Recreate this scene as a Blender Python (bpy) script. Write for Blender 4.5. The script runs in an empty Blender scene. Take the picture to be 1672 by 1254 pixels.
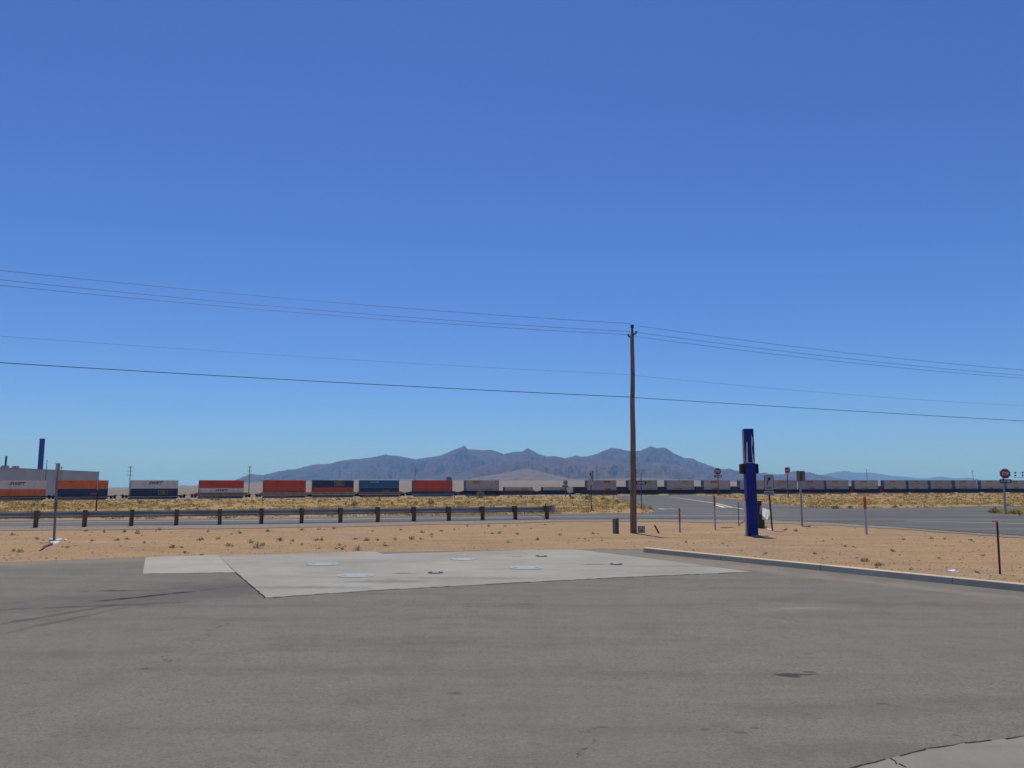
import bpy, bmesh, math, random
from mathutils import Vector, Matrix, noise
R = math.radians
random.seed(7)
S = bpy.context.scene
COL = S.collection

# ------------------------------------------------------------------ camera
FPX, CX, CY, HZ, EYE = 1312.0, 836.0, 627.0, 795.0, 1.9
PITCH = math.atan((HZ - CY) / FPX)
cam_d = bpy.data.cameras.new('camera')
cam = bpy.data.objects.new('camera', cam_d); COL.objects.link(cam)
cam.location = (0, 0, EYE); cam.rotation_euler = (math.pi/2 + PITCH, 0, 0)
cam_d.sensor_width = 36; cam_d.lens = FPX / 1672 * 36
cam_d.clip_start = .1; cam_d.clip_end = 90000
S.camera = cam
# ------------------------------------------------------------------ world, sun, exposure
SUN_EL, SUN_AZ = R(70), R(-10)          # azimuth measured from +Y towards +X
w = bpy.data.worlds.new('World'); S.world = w; w.use_nodes = True
nt = w.node_tree; nt.nodes.clear()
sky = nt.nodes.new('ShaderNodeTexSky'); sky.sky_type = 'NISHITA'; sky.sun_disc = False
sky.sun_elevation = SUN_EL; sky.sun_rotation = SUN_AZ
sky.altitude = 1000; sky.air_density = 1.0; sky.dust_density = 0.8; sky.ozone_density = 3.0
bg = nt.nodes.new('ShaderNodeBackground'); bg.inputs[1].default_value = .10
wo = nt.nodes.new('ShaderNodeOutputWorld')
tint = nt.nodes.new('ShaderNodeMix'); tint.data_type = 'RGBA'; tint.blend_type = 'MULTIPLY'; tint.inputs[0].default_value = 1
tint.inputs[7].default_value = (.384, .549, .890, 1); gam = nt.nodes.new('ShaderNodeGamma'); gam.inputs[1].default_value = 1.12; nt.links.new(sky.outputs[0], gam.inputs[0]); nt.links.new(gam.outputs[0], tint.inputs[6])   # deep desert blue
nt.links.new(tint.outputs[2], bg.inputs[0]); nt.links.new(bg.outputs[0], wo.inputs[0])
sd = bpy.data.lights.new('sun', 'SUN'); sd.energy = 4.0; sd.angle = R(.53); sd.color = (1, .94, .85)
sun = bpy.data.objects.new('sun', sd); COL.objects.link(sun)
sun_dir = Vector((math.sin(SUN_AZ)*math.cos(SUN_EL), math.cos(SUN_AZ)*math.cos(SUN_EL), math.sin(SUN_EL)))
sun.rotation_euler = sun_dir.to_track_quat('Z', 'Y').to_euler(); sun.location = (0, 0, 60)
S.view_settings.view_transform = 'Standard'; S.view_settings.look = 'None'
S.cycles.volume_bounces = 2
S.view_settings.exposure = 0.0; S.view_settings.gamma = 1.0

# ------------------------------------------------------------------ projection helpers
CP, SP = math.cos(PITCH), math.sin(PITCH)
def ray(px, py):
    cx, cy = (px - CX)/FPX, -(py - CY)/FPX
    return Vector((cx, CP - cy*SP, SP + cy*CP))
def at(px, py, Y):
    d = ray(px, py); k = Y/d.y
    return Vector((d.x*k, Y, EYE + d.z*k))
def proj(p):
    f = p[1]*CP + (p[2]-EYE)*SP; u = -p[1]*SP + (p[2]-EYE)*CP
    return CX + FPX*p[0]/f, CY - FPX*u/f
def interp(tab, x):
    if x <= tab[0][0]: return tab[0][1]
    for (a, b), (c, d) in zip(tab, tab[1:]):
        if x <= c: return b + (d-b)*(x-a)/(c-a)
    return tab[-1][1]

# railway centre line: heading turns slowly to the right
def heading(s): return R(interp([(-200, 29), (0, 28.5), (120, 24), (330, 14), (600, 5), (900, 3)], s))
RZ = lambda y: -4.25 + .00815*y
TRK = []
def _track():
    p = at(250, 800, 286.0); x, y = p.x, p.y; fw = []
    s = 0.0
    while s < 760: fw.append((s, x, y)); h = heading(s+1); x += 2*math.cos(h); y += 2*math.sin(h); s += 2
    x, y = p.x, p.y; s = 0; bw = []
    while s > -240: h = heading(s-1); x -= 2*math.cos(h); y -= 2*math.sin(h); s -= 2; bw.append((s, x, y))
    return bw[::-1] + fw
TRK = _track()
YR_TAB = [(t[1], t[2]) for t in TRK[::6]]
def yrail(x):
    if x < YR_TAB[0][0]: return max(120, YR_TAB[0][1] + .55*(x-YR_TAB[0][0]))
    return interp(YR_TAB, x)
PYB = [(-400, 800), (200, 797), (300, 793.5), (390, 790), (500, 787), (700, 785), (1100, 785), (1300, 788), (1672, 789.5), (2200, 793)]
def G(x, y):
    if y <= 48: return 0.0
    yr = yrail(x); zr = RZ(yr) - .55
    if y <= yr: return zr*(y-48)/(yr-48) if yr > 48 else zr
    px = CX + FPX*x/(y*CP); s = (HZ - interp(PYB, px))/FPX*CP
    if y >= 4000: return EYE + s*y
    t = ((y-yr)/(4000-yr))**1.25
    return zr + (EYE + s*4000 - zr)*t
def ground(px, py, off=0.0):
    d = ray(px, py); lo = 3.0; y = 3.0
    while y < 3000:
        k = y/d.y
        if EYE + d.z*k < G(d.x*k, y): break
        lo = y; y *= 1.02
    hi = y
    for _ in range(22):
        m = (lo+hi)/2; k = m/d.y
        if EYE + d.z*k < G(d.x*k, m): hi = m
        else: lo = m
    k = hi/d.y
    return Vector((d.x*k, hi, G(d.x*k, hi) + off))
def track_at(px):
    best = None
    for (s, x, y), (s2, x2, y2) in zip(TRK, TRK[1:]):
        if y < 5: continue
        a = proj((x, y, RZ(y)+3))[0]; b = proj((x2, y2, RZ(y2)+3))[0]
        if a <= px < b: return s + (s2-s)*(px-a)/(b-a)
    return TRK[0][0] if px < 0 else TRK[-1][0]
def track_pt(s):
    i = int((s - TRK[0][0])/2); i = max(0, min(len(TRK)-2, i)); f = (s-TRK[i][0])/2
    x = TRK[i][1] + f*(TRK[i+1][1]-TRK[i][1]); y = TRK[i][2] + f*(TRK[i+1][2]-TRK[i][2])
    return Vector((x, y, RZ(y))), math.atan2(TRK[i+1][2]-TRK[i][2], TRK[i+1][1]-TRK[i][1])

# ------------------------------------------------------------------ materials
class N:
    def __init__(s, name):
        s.m = bpy.data.materials.new(name); s.m.use_nodes = True; s.t = s.m.node_tree
        s.b = s.t.nodes['Principled BSDF']; s.out = s.t.nodes['Material Output']
        s.co = s.t.nodes.new('ShaderNodeTexCoord').outputs['Object']
    def n(s, typ, **kw):
        o = s.t.nodes.new('ShaderNode'+typ)
        for k, v in kw.items(): setattr(o, k, v)
        return o
    def l(s, a, b): s.t.links.new(a, b)
    def setv(s, sock, v):
        if hasattr(v, 'links') or isinstance(v, bpy.types.NodeSocket): s.l(v, sock)
        else: sock.default_value = v
    def map(s, loc=(0,0,0), rot=(0,0,0), scale=(1,1,1), typ='POINT', src=None):
        m = s.n('Mapping', vector_type=typ); s.l(src or s.co, m.inputs[0])
        m.inputs['Location'].default_value = loc; m.inputs['Rotation'].default_value = rot; m.inputs['Scale'].default_value = scale
        return m.outputs[0]
    def noise(s, scale, detail=4, rough=.55, src=None, dist=0):
        o = s.n('TexNoise'); s.l(src or s.co, o.inputs['Vector'])
        o.inputs['Scale'].default_value = scale; o.inputs['Detail'].default_value = detail
        o.inputs['Roughness'].default_value = rough; o.inputs['Distortion'].default_value = dist
        return o.outputs['Fac']
    def vor(s, scale, feat='F1', src=None, out='Distance'):
        o = s.n('TexVoronoi', feature=feat); s.l(src or s.co, o.inputs['Vector']); o.inputs['Scale'].default_value = scale
        return o.outputs[out]
    def rng(s, v, a, b, c=0., d=1., smooth=False):
        o = s.n('MapRange', interpolation_type='SMOOTHSTEP' if smooth else 'LINEAR'); s.setv(o.inputs[0], v)
        for i, q in enumerate((a, b, c, d)): o.inputs[i+1].default_value = q
        return o.outputs[0]
    def math(s, op, a, b=0.):
        o = s.n('Math', operation=op); s.setv(o.inputs[0], a); s.setv(o.inputs[1], b); return o.outputs[0]
    def mix(s, f, a, b, blend='MIX'):
        o = s.n('Mix', data_type='RGBA', blend_type=blend); s.setv(o.inputs[0], f)
        for sock, v in ((o.inputs[6], a), (o.inputs[7], b)):
            if isinstance(v, (tuple, list)): sock.default_value = (*v[:3], 1)
            else: s.l(v, sock)
        return o.outputs[2]
    def bump(s, h, strength=.4, dist=.02):
        o = s.n('Bump'); s.l(h, o.inputs['Height']); o.inputs['Strength'].default_value = strength; o.inputs['Distance'].default_value = dist
        s.l(o.outputs[0], s.b.inputs['Normal'])
    def attr(s, name):
        return s.n('Attribute', attribute_name=name)
    def done(s, col, rough=.85, metal=0., spec=.3):
        s.setv(s.b.inputs['Base Color'], (*col, 1) if isinstance(col, tuple) else col)
        s.setv(s.b.inputs['Roughness'], rough); s.setv(s.b.inputs['Metallic'], metal)
        s.b.inputs['Specular IOR Level'].default_value = spec
        return s.m
    def ellipse(s, c, ang, a, b, wob=.5, nscale=3., soft=.5):
        v = s.map(loc=(c[0], c[1], 0), rot=(0, 0, ang), scale=(a, b, 1), typ='TEXTURE')
        sep = s.n('SeparateXYZ'); s.l(v, sep.inputs[0])
        r = s.math('SQRT', s.math('ADD', s.math('MULTIPLY', sep.outputs[0], sep.outputs[0]), s.math('MULTIPLY', sep.outputs[1], sep.outputs[1])))
        r = s.math('ADD', r, s.rng(s.noise(nscale, 4), .25, .75, -wob, wob))
        return s.rng(r, 1.0, 1.0-soft, 0., 1., True)

def simple(name, col, rough=.7, var=.25, scale=4., metal=0., spec=.3, dirt=None, bump=0, stretch=(1,1,1)):
    m = N(name); src = m.map(scale=stretch)
    f = m.rng(m.noise(scale, 5, .6, src), .3, .7)
    c = m.mix(f, tuple(x*(1-var) for x in col), tuple(min(1, x*(1+var)) for x in col))
    if dirt:
        c = m.mix(m.rng(m.noise(scale*.5+.7, 6, .65, src), .55, .75, 0, .75), c, dirt)
    if bump: m.bump(m.noise(scale*4, 4, .6, src), bump, .01)
    return m.done(c, rough, metal, spec)

# ------------------------------------------------------------------ object helpers
def link(name, bm, mat, parent=None, smooth=False):
    me = bpy.data.meshes.new(name); bmesh.ops.recalc_face_normals(bm, faces=bm.faces[:]) if len(bm.faces) < 60000 else None
    bm.to_mesh(me); bm.free()
    if smooth:
        for p in me.polygons: p.use_smooth = True
    mats = mat if isinstance(mat, (list, tuple)) else [mat]
    for q in mats: me.materials.append(q)
    o = bpy.data.objects.new(name, me); COL.objects.link(o)
    if parent: o.parent = parent
    return o
def tag(o, label, cat, group=None):
    o['label'] = label; o['category'] = cat
    if group: o['group'] = group
    return o
def thing(name, label, cat, loc, rz=0, group=None):
    o = bpy.data.objects.new(name, None); COL.objects.link(o); o.empty_display_size = .2
    o.location = loc; o.rotation_euler = (0, 0, rz)
    return tag(o, label, cat, group)
def struct(name, bm, mat, smooth=False):
    o = link(name, bm, mat, None, smooth); o['kind'] = 'structure'; return o
def box(bm, c, s, rot=None, mi=0):
    m = Matrix.Translation(Vector(c)) @ (rot.to_4x4() if rot else Matrix.Identity(4)) @ Matrix.Diagonal((*s, 1))
    r = bmesh.ops.create_cube(bm, size=1, matrix=m)
    fs = set(f for v in r['verts'] for f in v.link_faces)
    for f in fs: f.material_index = mi
    return fs
def bev(bm, w=.01, seg=1):
    es = [e for e in bm.edges if len(e.link_faces) == 2 and e.calc_face_angle(0) > .6]
    bmesh.ops.bevel(bm, geom=es, offset=w, segments=seg, affect='EDGES', profile=.5)
def cyl(bm, p0, p1, r0, r1=None, n=10, caps=True, mi=0):
    p0, p1 = Vector(p0), Vector(p1); r1 = r0 if r1 is None else r1
    d = p1-p0; m = Matrix.Translation((p0+p1)/2) @ d.to_track_quat('Z', 'Y').to_matrix().to_4x4()
    r = bmesh.ops.create_cone(bm, cap_ends=caps, segments=n, radius1=r0, radius2=r1, depth=d.length, matrix=m)
    for f in set(f for v in r['verts'] for f in v.link_faces): f.material_index = mi
def tube(bm, pts, r, n=6):
    rings = []
    for i, p in enumerate(pts):
        a = pts[max(0, i-1)]; b = pts[min(len(pts)-1, i+1)]; d = (Vector(b)-Vector(a)).normalized()
        u = d.cross(Vector((0, 0, 1)) if abs(d.z) < .8 else Vector((0, 1, 0)))
        if u.length < 1e-3: u = Vector((1, 0, 0))
        u.normalize(); v = d.cross(u)
        rr = r if not callable(r) else r(i)
        rings.append([bm.verts.new(Vector(p) + u*rr*math.cos(k*2*math.pi/n) + v*rr*math.sin(k*2*math.pi/n)) for k in range(n)])
    for A, B in zip(rings, rings[1:]):
        for k in range(n): bm.faces.new((A[k], A[(k+1) % n], B[(k+1) % n], B[k]))
    for q in (rings[0], rings[-1]): bm.faces.new(q)
def prism(bm, pts, y0, y1):          # outline in local x,z extruded from y0 to y1
    a = [bm.verts.new((x, y0, z)) for x, z in pts]; b = [bm.verts.new((x, y1, z)) for x, z in pts]
    bm.faces.new(a); bm.faces.new(b[::-1]); n = len(pts)
    for i in range(n): bm.faces.new((a[i], b[i], b[(i+1) % n], a[(i+1) % n]))
def ngon(cx, cz, rx, rz, n, a0=0.): return [(cx+rx*math.cos(a0+i*2*math.pi/n), cz+rz*math.sin(a0+i*2*math.pi/n)) for i in range(n)]
def text_bm(txt, width, height, c, bold=.0, shear=0., depth=.004, normal='-Y'):
    cu = bpy.data.curves.new('t', 'FONT'); cu.body = txt; cu.align_x = 'CENTER'; cu.align_y = 'CENTER'; cu.offset = bold; cu.shear = shear
    cu.extrude = .01; o = bpy.data.objects.new('t', cu); COL.objects.link(o)
    dg = bpy.context.evaluated_depsgraph_get(); me = bpy.data.meshes.new_from_object(o.evaluated_get(dg))
    bm = bmesh.new(); bm.from_mesh(me); bpy.data.objects.remove(o); bpy.data.curves.remove(cu); bpy.data.meshes.remove(me)
    xs = [v.co.x for v in bm.verts]; ys = [v.co.y for v in bm.verts]
    sx, sy = width/(max(xs)-min(xs)), height/(max(ys)-min(ys)); mx, my = (max(xs)+min(xs))/2, (max(ys)+min(ys))/2
    for v in bm.verts:
        v.co = Vector((c[0] + (v.co.x-mx)*sx, c[1] - v.co.z/.01*depth, c[2] + (v.co.y-my)*sy))
    return bm
def drape(px_pts, off, cell=4.0, world=None):
    pts = world or [ground(*p) for p in px_pts]
    bm = bmesh.new(); f = bm.faces.new([bm.verts.new((p[0], p[1], 0)) for p in pts])
    f.normal_update(); bmesh.ops.triangulate(bm, faces=[f], ngon_method='EAR_CLIP')
    if cell:
        for ax in (0, 1):
            lo = min(v.co[ax] for v in bm.verts); hi = max(v.co[ax] for v in bm.verts); q = math.ceil(lo/cell)*cell
            no = Vector((1, 0, 0)) if ax == 0 else Vector((0, 1, 0))
            while q < hi:
                if q > 40 or ax == 0:
                    bmesh.ops.bisect_plane(bm, geom=bm.verts[:]+bm.edges[:]+bm.faces[:], plane_co=no*q, plane_no=no, dist=1e-4)
                q += cell
    for v in bm.verts: v.co.z = G(v.co.x, v.co.y) + off
    for f in bm.faces:
        f.normal_update()
        if f.normal.z < 0: f.normal_flip()
    return bm, [(p[0], p[1]) for p in pts]
def inside(p, poly):
    c = False; j = len(poly)-1
    for i in range(len(poly)):
        xi, yi = poly[i]; xj, yj = poly[j]
        if (yi > p[1]) != (yj > p[1]) and p[0] < (xj-xi)*(p[1]-yi)/(yj-yi)+xi: c = not c
        j = i
    return c
def no_recalc_struct(name, bm, mat, smooth=False):
    me = bpy.data.meshes.new(name); bm.to_mesh(me); bm.free(); me.materials.append(mat)
    if smooth:
        for p in me.polygons: p.use_smooth = True
    o = bpy.data.objects.new(name, me); COL.objects.link(o); o['kind'] = 'structure'; return o

# ================================================================== SETTING
NEAR_EDGE = [(-260, 876), (0, 859.5), (200, 858), (420, 856.5), (690, 852), (900, 848.7), (1060, 848), (1240, 849), (1350, 853.5), (1460, 860.5), (1560, 868.5), (1680, 876), (1900, 893)]

def make_ground():
    def axis(lo, hi, step, far_lo, far_hi, g=1.16):
        a = []; v = lo
        while v <= hi+1e-6: a.append(v); v += step
        s = step
        while a[-1] < far_hi: s *= g; a.append(a[-1]+s)
        s = step
        while a[0] > far_lo: s *= g; a.insert(0, a[0]-s)
        return a
    xs = axis(-220, 420, 4, -24000, 24000); ys = axis(-16, 560, 4, -3000, 26000)
    vs = [(x, y, G(x, y)) for y in ys for x in xs]; W = len(xs)
    fs = [(j*W+i, j*W+i+1, (j+1)*W+i+1, (j+1)*W+i) for j in range(len(ys)-1) for i in range(W-1)]
    me = bpy.data.meshes.new('ground'); me.from_pydata(vs, [], fs)
    a = me.color_attributes.new('zone', 'FLOAT_COLOR', 'POINT')
    for k, (x, y, z) in enumerate(vs):
        gr = fa = 0.
        if y > 20:
            px, py = proj((x, y, z)); e = interp(NEAR_EDGE, px)
            gr = max(0., min(1., (e - 3 - py)/5))
            fa = max(0., min(1., (y - yrail(x) - 5)/60))
        a.data[k].color = (gr, fa, 0, 1)
    for p in me.polygons: p.use_smooth = True
    m = N('desert_soil'); at_ = m.attr('zone'); sep = m.n('SeparateColor'); m.l(at_.outputs['Color'], sep.inputs[0])
    big = m.noise(.10, 4, .6); med = m.noise(.7, 5, .62); fine = m.noise(14, 5, .7); sp = m.vor(9.0)
    st = m.noise(.5, 5, .6, m.map(rot=(0, 0, R(-20)), scale=(.35, 2.2, 1)))
    c = m.mix(m.rng(med, .32, .68), (.268, .174, .084), (.358, .240, .132))
    c = m.mix(m.rng(big, .4, .7, 0, .6), c, (.345, .222, .108))
    c = m.mix(m.rng(st, .50, .66, 0, .7), c, (.250, .155, .090))
    c = m.mix(m.rng(m.noise(.35, 5, .7, m.map(loc=(3, 9, 0), rot=(0, 0, R(-22)), scale=(.3, 1.6, 1))), .52, .66, 0, .6), c, (.40, .275, .170))
    c = m.mix(m.rng(m.noise(.16, 5, .65, m.map(loc=(13, 2, 0))), .5, .64, 0, .5), c, (.255, .185, .125))
    c = m.mix(m.rng(fine, .50, .68, 0, .6), c, (.185, .118, .070))
    c = m.mix(m.rng(m.noise(1.6, 6, .75, m.map(loc=(31, 5, 0))), .53, .66, 0, .65), c, (.205, .160, .095))
    c = m.mix(m.rng(m.noise(8, 5, .75, m.map(loc=(3, 15, 0))), .56, .68, 0, .6), c, (.46, .335, .22))
    c = m.mix(m.rng(m.noise(4.2, 6, .72), .54, .70, 0, .75), c, (.215, .130, .072))
    c = m.mix(m.rng(m.vor(3.1), .20, .08, 0, .6), c, (.17, .105, .062))
    c = m.mix(m.rng(sp, .16, .05, 0, .55), c, (.44, .33, .23))
    g1 = m.mix(m.rng(m.noise(.06, 5, .6), .38, .62), (.30, .21, .075), (.285, .17, .078))
    g1 = m.mix(m.rng(m.noise(.30, 5, .65), .48, .66, 0, .75), g1, (.33, .255, .125))
    g1 = m.mix(m.rng(m.noise(.9, 5, .7), .55, .68, 0, .5), g1, (.20, .18, .085))
    g1 = m.mix(m.rng(fine, .45, .7, 0, .4), g1, (.22, .155, .075))
    c = m.mix(sep.outputs[0], c, g1)
    far = m.mix(m.rng(m.noise(.012, 6, .65), .35, .65), (.235, .185, .135), (.175, .145, .10))
    far = m.mix(m.rng(m.noise(.09, 5, .7), .5, .62, 0, .7), far, (.10, .10, .062))
    c = m.mix(sep.outputs[1], c, far)
    h = m.math('ADD', m.math('MULTIPLY', med, .6), m.math('ADD', m.math('MULTIPLY', fine, .35), m.rng(sp, .2, .0, 0, .4)))
    m.bump(h, .55, .06)
    me.materials.append(m.done(c, .95, 0, .1))
    o = bpy.data.objects.new('ground', me); COL.objects.link(o); o['kind'] = 'structure'
make_ground()

def jitter_line(pts, n, amp):
    out = []
    for a, b in zip(pts, pts[1:]):
        for i in range(n):
            t = i/n; out.append((a[0]+(b[0]-a[0])*t, a[1]+(b[1]-a[1])*t + random.uniform(-amp, amp)))
    out.append(pts[-1]); return out

# parking lot -----------------------------------------------------------------
def G2(px, py): p = ground(px, py); return (p.x, p.y)
KA, KB = ground(1050, 902), ground(1672, 966.5)
KD = (KB-KA).normalized(); KN = Vector((-KD.y, KD.x, 0))
def asphalt_mat():
    m = N('weathered_asphalt')
    ag = m.noise(55, 6, .75); ag2 = m.vor(34); med = m.noise(1.3, 6, .6); lg = m.noise(.22, 5, .6)
    stx = m.noise(.8, 5, .6, m.map(rot=(0, 0, R(14)), scale=(.28, 1.7, 1)))
    c = m.mix(m.rng(ag, .3, .7), (.118, .110, .089), (.222, .207, .171))
    c = m.mix(m.rng(m.noise(21, 5, .75), .50, .66, 0, .6), c, (.070, .066, .058))
    c = m.mix(m.rng(m.noise(26, 4, .75, m.map(loc=(7, 3, 0))), .54, .68, 0, .6), c, (.235, .215, .175))
    c = m.mix(m.rng(m.noise(5, 6, .7), .5, .68, 0, .4), c, (.095, .089, .078))
    c = m.mix(m.rng(lg, .38, .66, 0, .55), c, (.160, .146, .122))
    c = m.mix(m.rng(med, .45, .7, 0, .35), c, (.105, .099, .088))
    c = m.mix(m.rng(stx, .48, .72, 0, .45), c, (.100, .094, .085))
    c = m.mix(m.rng(m.vor(17, 'F1'), .11, .05, 0, .5), c, (.30, .27, .22))
    # stains, tyre scrubs and dust that belong to the surface
    def E(px, py, ang, a, b, col, k, **kw):
        nonlocal c
        e = m.ellipse(G2(px, py), ang, a, b, **kw); c = m.mix(m.math('MULTIPLY', e, k), c, col)
    E(285, 972, R(35), 4.6, 1.7, (.075, .073, .070), .5, wob=.5, nscale=1.3, soft=.9)
    E(390, 955, R(10), 2.6, 1.3, (.07, .068, .066), .45, wob=.5, nscale=1.5, soft=.9)
    E(258, 972, R(52), 1.5, .13, (.022, .022, .023), .85, wob=.5, nscale=4, soft=.8)
    E(222, 976, R(45), 1.0, .10, (.03, .03, .031), .7, wob=.5, nscale=4, soft=.8)
    E(150, 990, R(18), 2.2, .18, (.05, .05, .05), .6, wob=.5, nscale=3, soft=.9)
    E(88, 1005, R(70), 1.9, .14, (.05, .05, .05), .6, wob=.5, nscale=3, soft=.9)
    E(112, 1012, R(78), 1.6, .12, (.055, .055, .055), .5, wob=.5, nscale=3, soft=.9)
    E(188, 965, R(5), .8, .12, (.03, .03, .03), .7, wob=.5, nscale=4, soft=.7)
    E(1290, 1103, R(0), .17, .11, (.035, .036, .038), .8, wob=.45, nscale=7, soft=.35)
    E(1310, 1102, R(8), .22, .05, (.05, .05, .051), .7, wob=.5, nscale=9, soft=.4)
    E(1322, 1098, R(0), .09, .04, (.05, .05, .05), .7, wob=.4, nscale=9, soft=.4)
    E(1312, 993, R(4), .55, .12, (.30, .25, .19), .7, wob=.5, nscale=5, soft=.8)
    E(1290, 994, R(4), 1.3, .3, (.20, .175, .14), .6, wob=.5, nscale=3, soft=.9)
    E(918, 1013, R(0), .22, .05, (.26, .21, .15), .7, wob=.4, nscale=9, soft=.6)
    E(1430, 985, R(-8), 2.4, .45, (.09, .087, .08), .4, wob=.5, nscale=1.5, soft=.9)
    E(1120, 972, R(0), 2.5, .7, (.19, .165, .13), .4, wob=.5, nscale=1.2, soft=.9)
    for px, py, r in ((1150, 1192, .05), (1232, 1190, .035), (1211, 1197, .045), (1562, 1201, .03), (985, 1188, .04), (1052, 1100, .03), (742, 1133, .06), (1440, 1150, .05), (1320, 1068, .04)):
        E(px, py, 0, r*1.5, r*.8, (.05, .048, .045), .5, wob=.4, nscale=14, soft=.5)
    # sand dust blown in along the kerb and the far edge
    for px, py, ang, a, b in ((1360, 944, math.atan2(KD.y, KD.x), 9, .55), (1130, 915, math.atan2(KD.y, KD.x), 5, .8), (100, 918, R(24), 14, 1.0), (990, 900, R(-4), 3.2, .7)):
        E(px, py, ang, a, b, (.235, .19, .145), .55, wob=.55, nscale=1.8, soft=.8)
    # crack lines
    def crack(p, q, wdt, k=.8):
        nonlocal c
        a, b = Vector(G2(*p)), Vector(G2(*q)); d = b-a; L = d.length; ang = math.atan2(d.y, d.x)
        v = m.map(loc=(a.x, a.y, 0), rot=(0, 0, ang), typ='TEXTURE'); sp_ = m.n('SeparateXYZ'); m.l(v, sp_.inputs[0])
        yy = m.math('ADD', sp_.outputs[1], m.rng(m.noise(2.2, 6, .7), .3, .7, -.16, .16))
        ln = m.rng(m.math('ABSOLUTE', yy), wdt, wdt*.3, 0, 1)
        inx = m.math('MULTIPLY', m.rng(sp_.outputs[0], 0, .1), m.rng(sp_.outputs[0], L, L-.1))
        brk = m.rng(m.noise(5, 3), .42, .52)
        c = m.mix(m.math('MULTIPLY', m.math('MULTIPLY', ln, inx), m.math('MULTIPLY', brk, k)), c, (.02, .02, .02))
    crack((372, 1017), (240, 1095), .013, .65); crack((352, 1052), (240, 1095), .009, .5)
    crack((948, 1180), (962, 1254), .007); crack((600, 1000), (900, 985), .02, .5)
    h = m.math('ADD', ag, m.math('MULTIPLY', m.rng(ag2, 0, .6), .8))
    m.bump(h, .55, .006)
    return m.done(c, m.rng(lg, .3, .7, .85, .95), 0, .08)
ASPH = asphalt_mat()
far_edge = jitter_line([(-420, 941), (0, 918.5), (236, 909.8), (330, 908), (612, 901.5), (930, 897), (1000, 896.3), (1050, 897)], 14, .55)
lot = [G2(*p) for p in far_edge]
for t in (0, .25, .5, .75, 1, 1.3): p = KA + (KB-KA)*t + KN*.07; lot.append((p.x, p.y))
lot += [(34, 8), (34, -16), (-46, -16), (-46, 4)]
bm, LOT = drape(None, .004, cell=0, world=[(x, y) for x, y in lot])
no_recalc_struct('parking_lot', bm, ASPH)

# concrete slabs ---------------------------------------------------------------
def concrete_mat(name, a, b, crackpts=()):
    m = N(name); lg = m.noise(.35, 5, .6); md = m.noise(2.2, 6, .65); fn = m.noise(60, 4, .7)
    st = m.noise(1.0, 5, .6, m.map(rot=(0, 0, R(5)), scale=(.25, 2.0, 1)))
    c = m.mix(m.rng(lg, .35, .65), a, b)
    c = m.mix(m.rng(md, .5, .75, 0, .35), c, tuple(x*.72 for x in a))
    c = m.mix(m.rng(st, .52, .74, 0, .5), c, tuple(x*.74 for x in a))
    c = m.mix(m.rng(fn, .35, .7, 0, .35), c, tuple(x*.78 for x in a))
    for (px, py, aa, bb, k) in crackpts:
        e = m.ellipse(G2(px, py), 0, aa, bb, wob=.5, nscale=3, soft=.8); c = m.mix(m.math('MULTIPLY', e, k), c, tuple(x*.5 for x in a))
    m.bump(m.math('ADD', fn, m.math('MULTIPLY', md, .5)), .25, .006)
    return m.done(c, .9, 0, .08)
CONC = concrete_mat('pad_concrete', (.264, .252, .214), (.337, .322, .272),
    ((845, 909, .35, .2, .8), (970, 922, .4, .2, .8), (662, 937, .35, .2, .8), (640, 950, 1.2, .4, .5), (500, 960, 1.6, .3, .5), (780, 945, 2.0, .3, .4), (1100, 925, 2.0, .3, .4)))
CONC2 = concrete_mat('strip_concrete', (.300, .286, .244), (.365, .349, .297))
bm, PAD = drape(None, .010, cell=0, world=[G2(*p) for p in [(386, 935.5), (357, 908), (612, 900.8), (626, 904.8), (780, 900.5), (935, 897), (1080, 914.5), (1228, 934.5), (1000, 944), (820, 953.5), (600, 965.5), (434, 977)]])
no_recalc_struct('concrete_pad', bm, CONC)
bm, _ = drape(None, .010, cell=0, world=[G2(*p) for p in [(233, 937.5), (238, 910), (356, 906.8), (384.6, 935.3)]])
no_recalc_struct('concrete_strip', bm, CONC2)
APR = concrete_mat('apron_concrete', (.19, .182, .158), (.24, .23, .20))
bm, _ = drape(None, .010, cell=0, world=[G2(*p) for p in [(1370, 1262), (1446, 1242), (1510, 1226), (1575, 1216), (1640, 1208.5), (1700, 1203)]] + [(6.5, 4.0), (6.5, 1.0), (1.3, 1.0)])
no_recalc_struct('concrete_apron', bm, APR)
# open joints along the slab edges
JM = simple('joint_tar', (.03, .028, .025), .95, .4, 20)
bm = bmesh.new()
def joint(pts, wid, br=.0):
    P = [Vector((*G2(*p), 0)) for p in pts]
    for a, b in zip(P, P[1:]):
        L = (b-a).length; d = (b-a)/L; n = Vector((-d.y, d.x, 0)); k = max(2, int(L/.12)); prev = None
        for i in range(k+1):
            q = a + d*L*i/k + n*random.uniform(-.012, .012); ww = wid*random.uniform(.35, 1)
            cur = [bm.verts.new((q+n*ww).xy.to_3d()+Vector((0, 0, .014))), bm.verts.new((q-n*ww).xy.to_3d()+Vector((0, 0, .014)))]
            if prev and random.random() > br: bm.faces.new((prev[0], cur[0], cur[1], prev[1]))
            prev = cur
joint([(385, 935.3), (433, 977)], .020)
joint([(357, 908), (385, 935.3)], .006, .3)
joint([(434, 977), (600, 965.5), (820, 953.5), (1000, 944), (1228, 934.5)], .016, .45)
joint([(1370, 1262), (1446, 1242), (1510, 1226), (1575, 1216), (1640, 1208.5), (1700, 1203)], .011, .1)
joint([(1452, 1241), (1466, 1250), (1480, 1256)], .008, .1)
joint([(233, 937.5), (300, 936.6), (384, 935.3)], .012, .3)
for v in bm.verts: pass
for f in bm.faces:
    f.normal_update()
    if f.normal.z < 0: f.normal_flip()
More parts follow.
